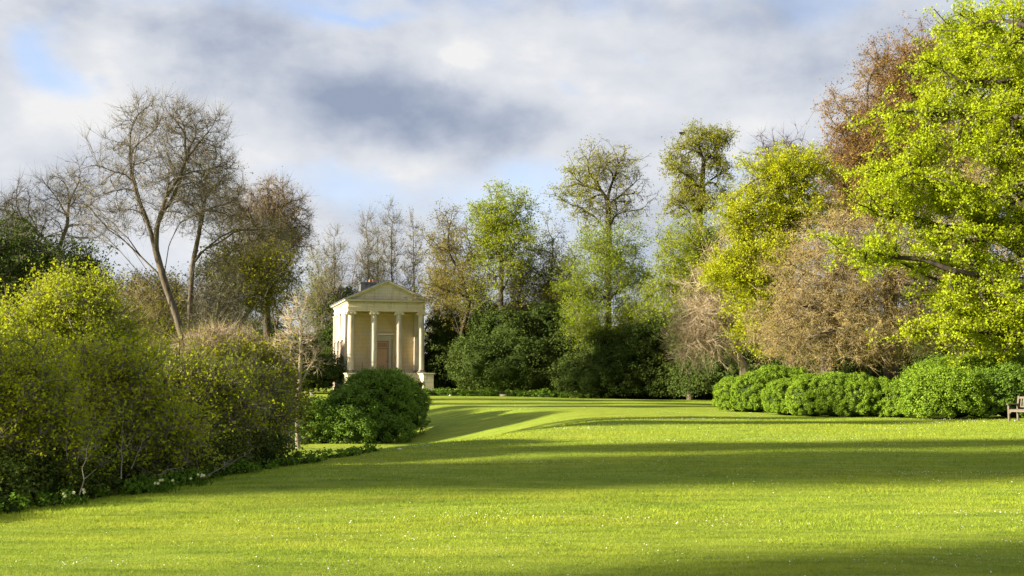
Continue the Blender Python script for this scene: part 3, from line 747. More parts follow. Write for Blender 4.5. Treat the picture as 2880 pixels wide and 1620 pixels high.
# --- big bare ash on the left
D = 58
ash_base = gpt(468, D)
tree('ash_tree', 'tall bare ash with forked dark trunk, tallest tree left of the temple', 'tree', ash_base,
     [vp(462, 868, D), vp(442, 790, D), vp(414, 710, D), vp(392, 630, D)],
     [vblob(420, 420, 175, 185, D), vblob(265, 430, 90, 120, D, 0, None, .6), vblob(400, 300, 110, 70, D), vblob(500, 330, 100, 80, D), vblob(300, 560, 110, 70, D), vblob(225, 520, 75, 70, D, 0, None, .7), vblob(560, 480, 60, 120, D)],
     1500, .185, 'bark', 'twig', 'buds', seed=21, rise=.9, frac=.40, mom=.5, shell=.45, per=5, tl=1.0, up=.7, spread=.36, tw=.0055, near=False, rmin=.008, nleaf=2500, ls=.045, lspread=.08)
tree('ash_tree', 'bare ash stem leaning right behind the tall ash, with one long arching limb', 'tree', gpt(478, D + 2),
     [vp(476, 868, D + 2), vp(478, 770, D + 2), vp(484, 670, D + 2), vp(500, 590, D + 2)],
     [vblob(510, 480, 110, 130, D + 2), vblob(640, 590, 120, 50, D + 2, 0, None, .8), vblob(560, 640, 60, 60, D + 2, 0, None, .6)],
     900, .14, 'bark', 'twig', 'olive', seed=22, rise=.5, mom=.5, per=4, tl=1.0, up=.45, tw=.0065, rmin=.010, nleaf=3000, ls=.05)
# --- smaller bare trees far left
tree('ash_tree', 'bare grey tree at the left edge, rising behind dark ivy', 'tree', gpt(160, 66),
     [vp(160, 800, 66), vp(150, 660, 66)], [vblob(110, 540, 130, 110, 66), vblob(180, 480, 60, 90, 66), vblob(20, 560, 70, 90, 66)],
     650, .16, 'bark', 'twig', seed=23, rise=.7, mom=.5, per=4, tl=1.2, up=.4, tw=.0065, rmin=.011)
tree('ash_tree', 'thin bare tree cut by the left frame edge, lowest of the bare crowns there', 'tree', gpt(40, 70),
     [vp(40, 800, 70), vp(60, 690, 70)], [vblob(40, 600, 80, 110, 70), vblob(230, 600, 60, 60, 70, 0, None, .5)],
     420, .13, 'bark', 'twig', seed=24, rise=.7, mom=.5, per=4, tl=1.2, up=.4, tw=.0065, rmin=.011)
# --- rounded bare beech
tree('beech_tree', 'round headed bare beech with fine russet twigs between the tall ash and the temple', 'tree', gpt(672, 78),
     [vp(672, 850, 78), vp(670, 720, 78), vp(676, 640, 78)], [vblob(690, 545, 98, 108, 78), vblob(600, 540, 60, 80, 78, 0, None, .7), vblob(640, 650, 120, 70, 78, 0, None, .7), vblob(740, 600, 50, 60, 78)],
     2000, .28, 'barkdark', 'twigbeech', 'buds', seed=25, rise=.45, mom=.42, per=6, tl=1.0, up=.15, spread=.4, tw=.0075, rmin=.011, nleaf=7000, ls=.05, shell=.5)
# olive leafing trees in front / below it
tree('thicket_tree', 'olive twiggy tree below the round bare beech', 'tree', gpt(600, 70),
     [vp(600, 850, 70)], [vblob(590, 720, 110, 110, 70), vblob(680, 700, 80, 100, 70), vblob(520, 800, 80, 70, 70)],
     900, .20, 'barkmoss', 'twig', 'olive', seed=26, rise=.5, per=6, tl=.9, up=.2, tw=.008, rmin=.010, nleaf=22000, ls=.07, lspread=.2)
tree('thicket_tree', 'pale brown twiggy thicket tree left of the tall ash trunk', 'tree', gpt(350, 68),
     [vp(350, 860, 68)], [vblob(340, 760, 90, 80, 68), vblob(410, 780, 80, 90, 68), vblob(260, 740, 50, 60, 68)],
     600, .18, 'barkmoss', 'twigpale', 'olive', seed=27, rise=.5, per=6, tl=1.0, up=.3, tw=.008, rmin=.010, nleaf=10000, ls=.07, lspread=.2)
tree('thicket_tree', 'tangled pale twiggy tree low behind the bushes, right of the ash trunks', 'tree', gpt(520, 52),
     [vp(520, 1000, 52), vp(560, 900, 52)], [vblob(550, 880, 110, 56, 52), vblob(620, 910, 70, 50, 52)],
     1000, .16, 'barkmoss', 'twigpale', 'olive', seed=28, rise=.3, per=8, tl=.9, up=.1, spread=.7, tw=.007, rmin=.009, nleaf=4000, ls=.045, lspread=.2)
# --- pale sapling in front of the temple side
tree('sapling', 'slender pale twin-stemmed sapling, bare, standing left of the temple', 'tree', gpt(752, 41),
     [vp(748, 1060, 41), vp(752, 980, 41), vp(756, 900, 41), vp(757, 820, 41)], [vblob(757, 840, 44, 105, 41), vblob(718, 870, 32, 70, 41, 0, None, .6), vblob(798, 880, 32, 80, 41, 0, None, .6)],
     190, .085, 'barkpale', 'twigpale', 'spring', seed=29, rise=1.3, mom=.5, per=4, tl=.5, up=.6, spread=.3, tw=.0055, near=True, rmin=.008, nleaf=500, ls=.03)
tree('sapling', 'thin leaning sapling left of the pale twin-stemmed one', 'tree', gpt(728, 40),
     [vp(722, 1080, 40), vp(718, 1000, 40), vp(712, 930, 40)], [vblob(708, 930, 30, 70, 40), vblob(690, 960, 25, 60, 40)],
     160, .05, 'barkpale', 'twigpale', 'olive', seed=30, rise=1.0, per=5, tl=.5, up=.4, tw=.006, near=True, rmin=.005, nleaf=700, ls=.03)
# --- pale poplar-like bare trees behind the temple
for q, (vx, top, hw, lab) in enumerate([(840, 560, 45, 'hazy bare tree left behind the temple roof'), (925, 515, 34, 'slim bare tree rising just behind the chimney'), (985, 500, 45, 'tallest slim bare tree above the temple ridge'),
                                        (1040, 530, 34, 'slim bare tree above the right slope of the temple roof'), (1120, 520, 50, 'pale bare tree to the right of the temple roof'), (800, 600, 40, 'low bare tree between the round beech and the temple'), (950, 560, 40, 'faint bare tree behind the temple chimney and ridge')]):
    Dq = 112 + q * 2
    tree('birch_tree', lab, 'tree', gpt(vx, Dq), [vp(vx, 850, Dq), vp(vx + 4, 760, Dq), vp(vx, 680, Dq), vp(vx, 610, Dq)],
         [vblob(vx, top + 95, hw * .8, 95, Dq), vblob(vx, top + 190, hw * 1.1, 90, Dq)], 280, .12, 'twig' if q % 2 else 'bark', 'twig', 'olive', seed=40 + q,
         rise=1.7, mom=.5, per=6, tl=1.5, up=1.0, spread=.2, tw=.0075, rmin=.011, nleaf=1500, ls=.06)

# --- right of the temple
tree('field_maple', 'bronze green leafing tree between the temple and the lime green tree', 'tree', gpt(1165, 100),
     [vp(1160, 850, 100), vp(1180, 760, 100), vp(1160, 690, 100)], [vblob(1130, 610, 70, 90, 100), vblob(1190, 640, 60, 90, 100), vblob(1100, 720, 50, 80, 100), vblob(1150, 760, 80, 60, 100)],
     600, .22, 'barkdark', 'twig', 'bronze', seed=51, rise=.6, mom=.45, per=4, tl=.9, up=.3, tw=.009, rmin=.014, nleaf=14000, ls=.065, lspread=.16, clump=(110, .6))
tree('lime_tree', 'bright lime green tree with rounded top just right of the temple', 'tree', gpt(1262, 98),
     [vp(1262, 850, 98), vp(1260, 740, 98), vp(1262, 660, 98), vp(1258, 600, 98)], [vblob(1262, 535, 74, 66, 98), vblob(1280, 620, 84, 80, 98), vblob(1220, 620, 60, 60, 98), vblob(1260, 720, 110, 70, 98, 0, None, .7)],
     800, .27, 'barkdark', 'twig', 'lime', seed=52, rise=.7, mom=.45, per=4, tl=.9, up=.3, tw=.009, rmin=.014, nleaf=42000, ls=.075, lspread=.15, clump=(150, .6),
     leaf_where=lambda Q, r: r.random(len(Q)) < np.clip((Q[:, 2] - 8.5) / 8, .28, 1))
tree('lime_tree', 'taller round crowned yellow green tree, right of the bright lime green one', 'tree', gpt(1540, 96),
     [vp(1532, 850, 96), vp(1530, 700, 96), vp(1532, 600, 96), vp(1530, 520, 96)], [vblob(1545, 430, 84, 56, 96), vblob(1450, 480, 62, 46, 96), vblob(1480, 410, 60, 36, 96), vblob(1600, 480, 44, 60, 96, 0, None, .6), vblob(1530, 520, 80, 50, 96)],
     750, .27, 'barkdark', 'twig', 'limeolive', seed=53, rise=.6, mom=.5, per=4, tl=.9, up=.3, tw=.009, rmin=.014, nleaf=28000, ls=.07, lspread=.14, clump=(140, .55),
     leaf_where=lambda Q, r: r.random(len(Q)) < np.clip(1.0 - (Q[:, 0] - 4.6) / 4.5, .25, 1))
tree('beech_tree', 'fresh green small leaved tree in front of the yellow green round crown', 'tree', gpt(1530, 90),
     [vp(1520, 880, 90), vp(1530, 760, 90), vp(1535, 680, 90)], [vblob(1535, 650, 92, 92, 90), vblob(1480, 740, 80, 70, 90), vblob(1590, 740, 70, 80, 90), vblob(1510, 820, 110, 60, 90, 0, None, .8), vblob(1600, 860, 80, 60, 90, 0, None, .6)],
     1000, .20, 'bark', 'twig', 'spring', seed=54, rise=.8, mom=.45, per=4, tl=.9, up=.45, tw=.008, rmin=.013, nleaf=54000, ls=.062, lspread=.2, clump=(230, .6))
tree('thicket_tree', 'olive leafing tree filling between the two lime green trees', 'tree', gpt(1390, 101),
     [vp(1390, 860, 101), vp(1385, 740, 101), vp(1390, 640, 101)], [vblob(1390, 640, 50, 110, 101), vblob(1350, 700, 60, 80, 101), vblob(1420, 760, 60, 70, 101)],
     500, .17, 'bark', 'twig', 'limeolive', seed=55, rise=.8, mom=.5, per=4, tl=1.0, up=.5, tw=.009, rmin=.013, nleaf=14000, ls=.065, lspread=.18, clump=(110, .6))
tree('beech_tree', 'tallest tree right of centre, with wind-combed open yellow green crown', 'tree', gpt(1762, 88),
     [vp(1770, 850, 88), vp(1765, 700, 88), vp(1758, 580, 88), vp(1765, 480, 88), vp(1770, 410, 88)], [vblob(1765, 370, 62, 52, 88), vblob(1715, 420, 46, 60, 88), vblob(1745, 500, 75, 46, 88), vblob(1800, 440, 38, 60, 88, 0, None, .7), vblob(1790, 345, 46, 26, 88)],
     700, .27, 'barkdark', 'twig', 'limeolive', seed=56, rise=.55, mom=.55, per=4, tl=.75, up=.1, tw=.009, rmin=.015, nleaf=24000, ls=.065, lspread=.11, clump=(120, .42))
tree('beech_tree', 'soft green tree below the tallest wind-combed crown', 'tree', gpt(1735, 84),
     [vp(1735, 860, 84), vp(1735, 760, 84), vp(1738, 690, 84)], [vblob(1725, 620, 76, 66, 84), vblob(1790, 600, 70, 60, 84), vblob(1700, 720, 70, 60, 84), vblob(1760, 720, 80, 60, 84)],
     700, .22, 'bark', 'twig', 'lime', seed=57, rise=.5, mom=.45, per=4, tl=.9, up=.2, tw=.009, rmin=.013, nleaf=38000, ls=.065, lspread=.2, clump=(170, .55))
# middle storey of leafing thicket trees filling in between the trunks
MID = [(1125, 108, 700, 40, 100, 'bronze', 'bronze leafing thicket tree at the right edge of the temple roof'), (1190, 104, 740, 48, 100, 'limeolive', 'olive green thicket tree in front of the bronze green tree trunk'), (1315, 103, 720, 42, 110, 'bronze', 'bronze thicket tree in front of the bright lime green trunk'),
       (1385, 103, 740, 40, 110, 'limeolive', 'olive thicket tree above the tall rounded yew'), (1440, 104, 720, 42, 120, 'spring', 'pale green thicket tree left of the fresh green small leaved tree'), (1630, 96, 790, 42, 90, 'spring', 'green thicket tree low under the open sky gap'),
       (1690, 88, 840, 60, 70, 'spring', 'green layered thicket tree in front of the right evergreens'), (800, 114, 740, 40, 90, 'olive', 'green thicket tree between the sapling and the temple side'), (870, 118, 700, 60, 90, 'twiggy', 'bare twiggy thicket tree behind the left roof slope'),
       (300, 60, 760, 90, 70, 'twiggy', 'bare twiggy thicket tree left of the ash trunk base'), (690, 84, 720, 60, 80, 'twiggy', 'bare brown thicket tree below the right of the round beech'), (400, 66, 880, 80, 50, 'limeolive', 'olive thicket tree behind the base of the ash trunk'),
       (610, 62, 900, 80, 50, 'twiggy', 'pale twiggy thicket tree between the ash trunks and the sapling'), (540, 60, 750, 60, 90, 'twiggy', 'bare twiggy thicket tree just right of the ash trunks')]
for k, (vx, Dq, vy, hw, hh, lf, lab) in enumerate(MID):
    tree('thicket_tree', lab, 'tree', gpt(vx, Dq), [vp(vx, 900, Dq), vp(vx + 6, 840, Dq)], [vblob(vx, vy, hw, hh, Dq), vblob(vx - 20, vy + 60, hw, hh * .8, Dq), vblob(vx + 24, vy + 40, hw * .9, hh * .8, Dq)],
         430, .13, 'barkmoss' if k % 2 else 'bark', 'twig' if k % 3 else 'twigmid', None if lf == 'twiggy' else lf, seed=200 + k, rise=.9, mom=.5, per=5, tl=1.0, up=.5, spread=.42, tw=.008 if Dq > 80 else .006, rmin=.010,
         nleaf=11000, ls=.062 if Dq > 80 else .05, lspread=.2, clump=(70, .6))
# buff bare drooping trees on the right of the yews
tree('hornbeam_tree', 'buff pink bare twiggy tree drooping in front of the dark evergreens', 'tree', gpt(1850, 66),
     [vp(1872, 925, 66), vp(1850, 890, 66), vp(1838, 820, 66), vp(1835, 740, 66)], [vblob(1800, 800, 95, 90, 66), vblob(1760, 830, 70, 60, 66), vblob(1850, 700, 80, 90, 66), vblob(1870, 600, 60, 70, 66), vblob(1760, 870, 60, 50, 66, 0, None, .7)],
     1500, .26, 'barkpale', 'twigpale', 'buds', seed=58, rise=.15, mom=.5, per=7, tl=.9, up=.0, spread=.5, tw=.007, rmin=.009, nleaf=12000, ls=.03, shell=.5, clump=(200, .7))
tree('hornbeam_tree', 'wide bronze brown bare twiggy tree above the clipped green hedge', 'tree', gpt(2080, 58),
     [vp(2080, 900, 58), vp(2075, 800, 58), vp(2080, 720, 58)], [vblob(2080, 700, 150, 120, 58), vblob(2030, 800, 90, 100, 58), vblob(2180, 780, 130, 130, 58), vblob(2080, 850, 190, 80, 58), vblob(2110, 590, 80, 70, 58), vblob(2210, 640, 110, 90, 58), vblob(2310, 720, 130, 170, 58)],
     5200, .34, 'bark', 'twigmid', 'buds', seed=59, rise=.2, mom=.45, per=6, tl=.6, up=-.02, spread=.5, tw=.006, rmin=.007, nleaf=95000, ls=.034, lspread=.07, shell=.42, clump=(900, (.8, .8, .35)))
tree('copper_beech', 'russet copper beech rising above the brown tree and behind the yellow maple', 'tree', gpt(2240, 70),
     [vp(2240, 800, 70), vp(2235, 600, 70), vp(2240, 420, 70)], [vblob(2200, 400, 115, 160, 70), vblob(2270, 230, 100, 120, 70), vblob(2340, 160, 90, 80, 70), vblob(2140, 300, 62, 80, 70), vblob(2115, 420, 60, 90, 70), vblob(2150, 520, 70, 70, 70), vblob(2210, 190, 50, 60, 70), vblob(2130, 500, 80, 90, 70), vblob(2330, 400, 160, 200, 70)],
     4000, .40, 'barkdark', 'twigred', 'copper', seed=60, rise=.5, mom=.48, per=6, tl=.9, up=.25, spread=.42, tw=.0085, rmin=.010, nleaf=100000, ls=.055, lspread=.12, shell=.5, clump=(520, .85))
tree('dark_tree', 'dark purple bare crown showing over the small yellow maple', 'tree', gpt(1965, 78),
     [vp(1965, 800, 78), vp(1965, 600, 78), vp(1960, 480, 78)], [vblob(1955, 385, 66, 42, 78), vblob(2010, 400, 40, 40, 78), vblob(1930, 450, 50, 50, 78)],
     420, .22, 'twigpurple', 'twigpurple', seed=61, rise=.6, mom=.5, per=5, tl=.9, up=.2, tw=.009, rmin=.014, clump=(50, .5))
# yellow maples
def mapleleaf(zlo, zhi): return lambda Q, r: np.ones(len(Q), bool)
tree('maple_tree', 'smaller yellow green maple between the buff tree and the brown tree', 'tree', gpt(1990, 63),
     [vp(1990, 880, 63), vp(1985, 700, 63), vp(1990, 560, 63)], [vblob(1965, 440, 85, 70, 63), vblob(2025, 430, 48, 50, 63), vblob(1900, 540, 85, 60, 63), vblob(1870, 690, 80, 50, 63), vblob(1940, 650, 80, 90, 63), vblob(1900, 770, 50, 60, 63), vblob(1930, 840, 40, 60, 63), vblob(2010, 540, 58, 60, 63)],
     1200, .30, 'barkdark', 'twig', 'gold', seed=62, rise=.3, mom=.48, per=4, tl=.7, up=.1, tw=.008, rmin=.013, nleaf=100000, ls=.05, lspread=.13, clump=(240, (.7, .7, .28)), aspect=.8)
tree('hornbeam_tree', 'brown twiggy tree showing through gaps behind the huge yellow green maple', 'tree', gpt(2480, 62),
     [vp(2480, 900, 62), vp(2470, 700, 62), vp(2480, 500, 62)], [vblob(2440, 560, 150, 170, 62), vblob(2480, 760, 150, 140, 62), vblob(2560, 420, 120, 170, 62), vblob(2380, 780, 90, 120, 62), vblob(2600, 650, 120, 200, 62)],
     1700, .34, 'bark', 'twigmid', 'buds', seed=64, rise=.3, mom=.45, per=6, tl=.8, up=.1, spread=.5, tw=.008, rmin=.009, nleaf=50000, ls=.04, lspread=.1, shell=.42, clump=(350, .8))
D = 47
mb_ = [vblob(2500, 200, 200, 150, D), vblob(2470, 80, 130, 90, D), vblob(2330, 350, 120, 90, D), vblob(2230, 330, 60, 50, D, 0, None, .6), vblob(2250, 500, 130, 70, D), vblob(2180, 630, 80, 55, D), vblob(2420, 520, 200, 110, D), vblob(2330, 640, 140, 55, D, 0, None, .7),
       vblob(2450, 720, 110, 120, D), vblob(2400, 830, 100, 60, D), vblob(2540, 420, 160, 160, D), vblob(2640, 100, 200, 200, D, 0, 6), vblob(2720, 400, 220, 260, D, 0, 6), vblob(2680, 760, 160, 120, D, 0, 5), vblob(2560, 600, 120, 120, D), vblob(2540, 820, 90, 70, D)]
tree('maple_tree', 'huge yellow green maple filling the right edge, with dark limbs reaching left', 'tree', gpt(2700, D),
     [vp(2690, 950, D), vp(2660, 820, D), vp(2640, 700, D), vp(2600, 560, D), vp(2590, 400, D), vp(2600, 250, D)], mb_,
     2200, .85, 'barkdark', 'twig', 'maple', seed=63, rise=.35, mom=.48, per=4, tl=.6, up=.05, tw=.006, near=False, rmin=.012, nleaf=290000, ls=.049, lspread=.14, clump=(700, (.72, .72, .25)), aspect=.8)

# ------------------------------------------------------------------ evergreens behind the lawn
def yew_proto(seed, w_, h_, n):
    r = np.random.default_rng(seed); B = []
    for k in range(7):
        a = r.random() * 6.28; q = r.random() * .45 * w_; zz = h_ * (.22 + .56 * r.random()); sc = 1 - .45 * (zz / h_)
        B.append([q * math.cos(a), q * math.sin(a), zz, w_ * .36 * sc, w_ * .36 * sc, h_ * .26])
    B.append([0, 0, h_ * .3, w_ * .5, w_ * .5, h_ * .34]); B.append([0, 0, h_ * .74, w_ * .22, w_ * .22, h_ * .26])
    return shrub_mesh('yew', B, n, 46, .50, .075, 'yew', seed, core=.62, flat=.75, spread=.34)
Y1, Y2, Y3 = yew_proto(71, 6.2, 6.4, 1150), yew_proto(72, 7.0, 5.6, 1150), yew_proto(73, 5.0, 7.4, 1000)
yews = [(1128, 108, .9, Y2, 'low dark evergreen touching the right side of the temple'), (1175, 104, 1.0, Y1, 'dark evergreen second from the temple on its right'), (1228, 99, .95, Y3, 'dark evergreen below the bright lime green tree'),
        (1292, 96, 1.1, Y2, 'broad dark evergreen right of the lime green trunk'), (1365, 97, 1.1, Y1, 'tall rounded yew, highest of the dark evergreens left of the sky gap'), (1440, 96, .95, Y3, 'dark evergreen below the olive leafing tree'),
        (1515, 88.8, .85, Y2, 'low dark evergreen under the fresh green small leaved tree'), (1600, 88, .8, Y1, 'dark evergreen under the sky gap'), (1670, 87, .8, Y3, 'dark evergreen left of the buff twiggy tree'),
        (1740, 90, 1.05, Y2, 'black green evergreen behind the buff twiggy branches'), (1810, 84, .95, Y1, 'black green evergreen below the buff twiggy tree, by the hedge end'), (1880, 80, 1.0, Y2, 'dark evergreen hidden behind the left end of the clipped hedge'),
        (868, 113, 1.22, Y3, 'dark evergreen rising behind the left rear corner of the temple'), (815, 110, .85, Y1, 'dark evergreen beside the temple side wall'), (760, 100, .8, Y2, 'low dark evergreen left of the temple behind the sapling'), (700, 98, .9, Y1, 'low dark evergreen farthest left of the temple')]
for k, (vx, Dq, sc, pr, lab) in enumerate(yews):
    x, y = gpt(vx, Dq); shrub('yew_tree', lab, 'evergreen tree', (x, y, gz(x, y) - .15), pr, k * 1.37, sc * 1.14, 'dark evergreens behind the lawn')
# edge undergrowth along the foot of the evergreens
r_ = np.random.default_rng(81)
ug = [[x, 89.5 + (0 if x < 22 else -(x - 22) * .9) + r_.normal() * .5, -.1 + gz(x, 90), .9 + r_.random() * .7, .8, .35 + .35 * r_.random()] for x in np.arange(-7.5, 30, .75)]
me = shrub_mesh('undergrowth', ug, 1500, 26, .22, .07, 'weed', 82, core=.75)
o = root('undergrowth', 'low green undergrowth along the foot of the dark evergreens', 'undergrowth', (0, 0, 0)); o['kind'] = 'stuff'
for nm, q in zip(('foliage', 'inner_foliage'), me): k_ = link(nm, q, o); k_['kind'] = 'stuff'

# ivy-clad dark tree on the far left
tree('holly_tree', 'dark green leafy tree at the left edge above the yellow green thicket', 'tree', gpt(90, 44),
     [vp(90, 900, 44), vp(95, 760, 44)], [vblob(60, 690, 120, 80, 44), vblob(160, 690, 80, 55, 44), vblob(10, 640, 50, 60, 44), vblob(230, 700, 40, 40, 44, 0, None, .5), vblob(60, 800, 120, 80, 44)],
     900, .2, 'barkdark', 'twig', 'yew', seed=83, rise=.5, per=5, tl=.6, up=.2, tw=.009, rmin=.012, nleaf=45000, ls=.06, lspread=.15, clump=(260, .45))
sprig = at(-6, 450, 44)
# ------------------------------------------------------------------ big thicket on the left
def bushtree(label, vx, D, blobs, nt, nl, seed, leaf='willow', ls=.035, tw=.005, per=6, group='thicket shrubs along the left lawn edge', twig='twig', tl=.45):
    x, y = gpt(vx, D)
    z0 = gz(x, y)
    return tree('thicket_shrub', label, 'shrub', (x, y), [(x, y, z0 + .35), (x + .1, y, z0 + .8)], blobs, nt, .07, 'barkmoss', twig, leaf, seed=seed, rise=.9, mom=.35, per=per, tl=tl,
                up=.25, spread=.55, tw=tw, near=False, rmin=.006, nleaf=nl, ls=ls, lspread=.07, clump=(max(20, nt // 7), .26), shell=.45, group=group)
bushtree('tall yellow olive thicket shrub, peak of the thicket left of the ash trunk', 190, 24, [vblob(170, 840, 150, 130, 24), vblob(60, 900, 130, 130, 24), vblob(250, 890, 80, 90, 24), vblob(190, 750, 70, 60, 24), vblob(150, 980, 190, 100, 24)], 1800, 80000, 91, ls=.032)
bushtree('bright yellow green thicket shrub in the lower left, nearest on the left edge', 40, 16, [vblob(40, 1030, 110, 120, 16), vblob(-60, 1050, 120, 160, 16), vblob(110, 1120, 110, 110, 16), vblob(20, 1160, 110, 90, 16)], 1300, 62000, 92, ls=.024, tl=.35)
bushtree('shaded thicket shrub in the middle of the thicket, dark at its foot', 280, 18.5, [vblob(270, 1000, 120, 120, 18.5), vblob(330, 1080, 130, 100, 18.5), vblob(220, 1120, 110, 80, 18.5), vblob(400, 1120, 90, 70, 18.5)], 1500, 46000, 93, ls=.030, tl=.4)
bushtree('grey green thicket shrub right of the middle, with fine bare twigs', 460, 21, [vblob(440, 1020, 110, 100, 21), vblob(530, 1040, 90, 90, 21), vblob(480, 1120, 120, 60, 21)], 1500, 42000, 94, leaf='willow', ls=.030, per=8)
bushtree('last dark twiggy shrub of the thicket, beside the slender saplings', 620, 24, [vblob(600, 1020, 90, 90, 24), vblob(650, 1080, 70, 80, 24), vblob(560, 1090, 90, 80, 24)], 1500, 28000, 95, leaf='willow', ls=.032, per=9)
bushtree('olive shrub crown behind the grey green thicket shrub', 430, 28, [vblob(420, 1000, 110, 50, 28), vblob(530, 1010, 100, 40, 28), vblob(340, 965, 80, 50, 28)], 1300, 42000, 96, ls=.045)
bushtree('soft olive shrub behind the thicket end, left of the saplings', 650, 26.5, [vblob(620, 960, 90, 60, 26.5), vblob(675, 1010, 50, 70, 26.5)], 900, 24000, 97, leaf='olive', ls=.045)
# dark, leafy foot of the thicket
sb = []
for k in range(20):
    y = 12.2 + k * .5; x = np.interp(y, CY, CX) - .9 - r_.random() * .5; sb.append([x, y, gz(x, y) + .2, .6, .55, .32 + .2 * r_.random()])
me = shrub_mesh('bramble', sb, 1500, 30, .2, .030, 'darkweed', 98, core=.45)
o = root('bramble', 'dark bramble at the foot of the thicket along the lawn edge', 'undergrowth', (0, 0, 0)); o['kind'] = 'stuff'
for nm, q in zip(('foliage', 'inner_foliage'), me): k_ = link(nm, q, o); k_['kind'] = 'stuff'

# ------------------------------------------------------------------ round bush before the temple, with its small neighbour
def local_blobs(vbl, org): return [[b[0] - org[0], b[1] - org[1], b[2] - org[2], b[3], b[4], b[5]] for b in vbl]
def placed_shrub(name, label, vx, D, vbl, n, per, cr, ls, leaf, seed, group=None, core=.86, flat=.8):
    x, y = gpt(vx, D); org = (x, y, gz(x, y) - .05)
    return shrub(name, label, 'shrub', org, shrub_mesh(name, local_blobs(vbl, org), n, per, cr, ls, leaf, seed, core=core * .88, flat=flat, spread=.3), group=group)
D = 49
placed_shrub('round_bush', 'large rounded green bush on the bank in front of the temple steps', 950, D,
             [vblob(950, 1020, 84, 76, D), vblob(1010, 1010, 58, 56, D, 3), vblob(885, 1045, 56, 60, D, -2), vblob(915, 990, 46, 44, D), vblob(990, 975, 40, 36, D, 1), vblob(1015, 1055, 50, 48, D, 2), vblob(885, 1100, 58, 44, D, -3), vblob(950, 962, 34, 28, D, 0), vblob(865, 1075, 42, 36, D, -3), vblob(1035, 1025, 38, 34, D, 4), vblob(945, 1082, 84, 44, D, -1), vblob(860, 1020, 30, 30, D, -2)], 1500, 56, .26, .044, 'laurel', 101)
placed_shrub('round_bush', 'smaller green bush low on the bank, left of the large round bush', 790, 46,
             [vblob(790, 1060, 48, 50, 46), vblob(750, 1090, 40, 50, 46), vblob(820, 1085, 40, 46, 46)], 420, 50, .2, .045, 'laurel', 102)

# ------------------------------------------------------------------ clipped lobed hedge on the right
lobes = [(1850, 54, 950, 1036, 54, 'leftmost rounded lobe of the clipped green hedge'), (1898, 56, 938, 1038, 53, 'second rounded lobe from the left end of the clipped hedge'), (1950, 62, 922, 1030, 54, 'highest rounded lobe near the left end of the clipped hedge'),
         (2000, 60, 930, 1030, 54, 'rear rounded lobe behind the front bulge of the hedge'), (1975, 52, 955, 1046, 48.5, 'front rounded lobe left of the hedge bulge'), (2040, 58, 944, 1050, 47, 'bulging front lobe in the middle of the clipped hedge'),
         (2100, 58, 940, 1052, 46.5, 'middle lobe of the hedge right of the bulge'), (2158, 54, 944, 1054, 46, 'shaded lobe of the hedge, third from its right end'), (2210, 48, 952, 1055, 46, 'shaded lobe of the hedge, second from its right end'), (2252, 40, 960, 1056, 45.5, 'small last lobe at the shaded right end of the hedge')]
LB = [shrub_mesh('clipped_shrub', [[0, 0, 1.0, 1.1, 1.2, 1.04], [.1, .1, .6, 1.15, 1.2, .68], [-.1 + .1 * q, 0, 1.4, .8, .86, .6], [.5 - .3 * q, -.4, .9, .6, .6, .8]], 620, 66, .15, .034, 'box', 110 + q, core=.8, flat=.9) for q in range(4)]
for k, (vx, hw, vt, vb, Dq, lab) in enumerate(lobes):
    x, y = gpt(vx, Dq); s = mpp(Dq); org = (x, y, gz(x, y) - .05); H_ = at(vx, vt, Dq)[2] - org[2]; w_ = hw * s
    shrub('clipped_shrub', lab, 'hedge shrub', org, LB[k % 4], k * 1.1, (w_ / 1.12, w_ / 1.12, H_ / 2.04), group='lobes of the clipped hedge on the right')
placed_shrub('laurel_bush', 'big green bush right of the clipped hedge, nearest to it', 2350, 44, [vblob(2335, 1006, 60, 56, 44), vblob(2400, 1004, 70, 62, 44), vblob(2370, 980, 50, 40, 44)], 900, 60, .24, .040, 'box', 131)
placed_shrub('laurel_bush', 'big green bush directly behind the bench', 2500, 44.5, [vblob(2470, 1004, 80, 60, 44.5), vblob(2550, 1000, 80, 70, 44.5), vblob(2500, 975, 70, 36, 44.5), vblob(2640, 1000, 80, 74, 44.5)], 1000, 60, .24, .040, 'laurel', 132)
placed_shrub('laurel_bush', 'green shrub under the maple boughs, above the big green bushes', 2400, 50, [vblob(2390, 945, 90, 36, 50), vblob(2500, 935, 90, 40, 50), vblob(2310, 985, 50, 36, 50)], 700, 40, .34, .05, 'box', 133, core=.7)

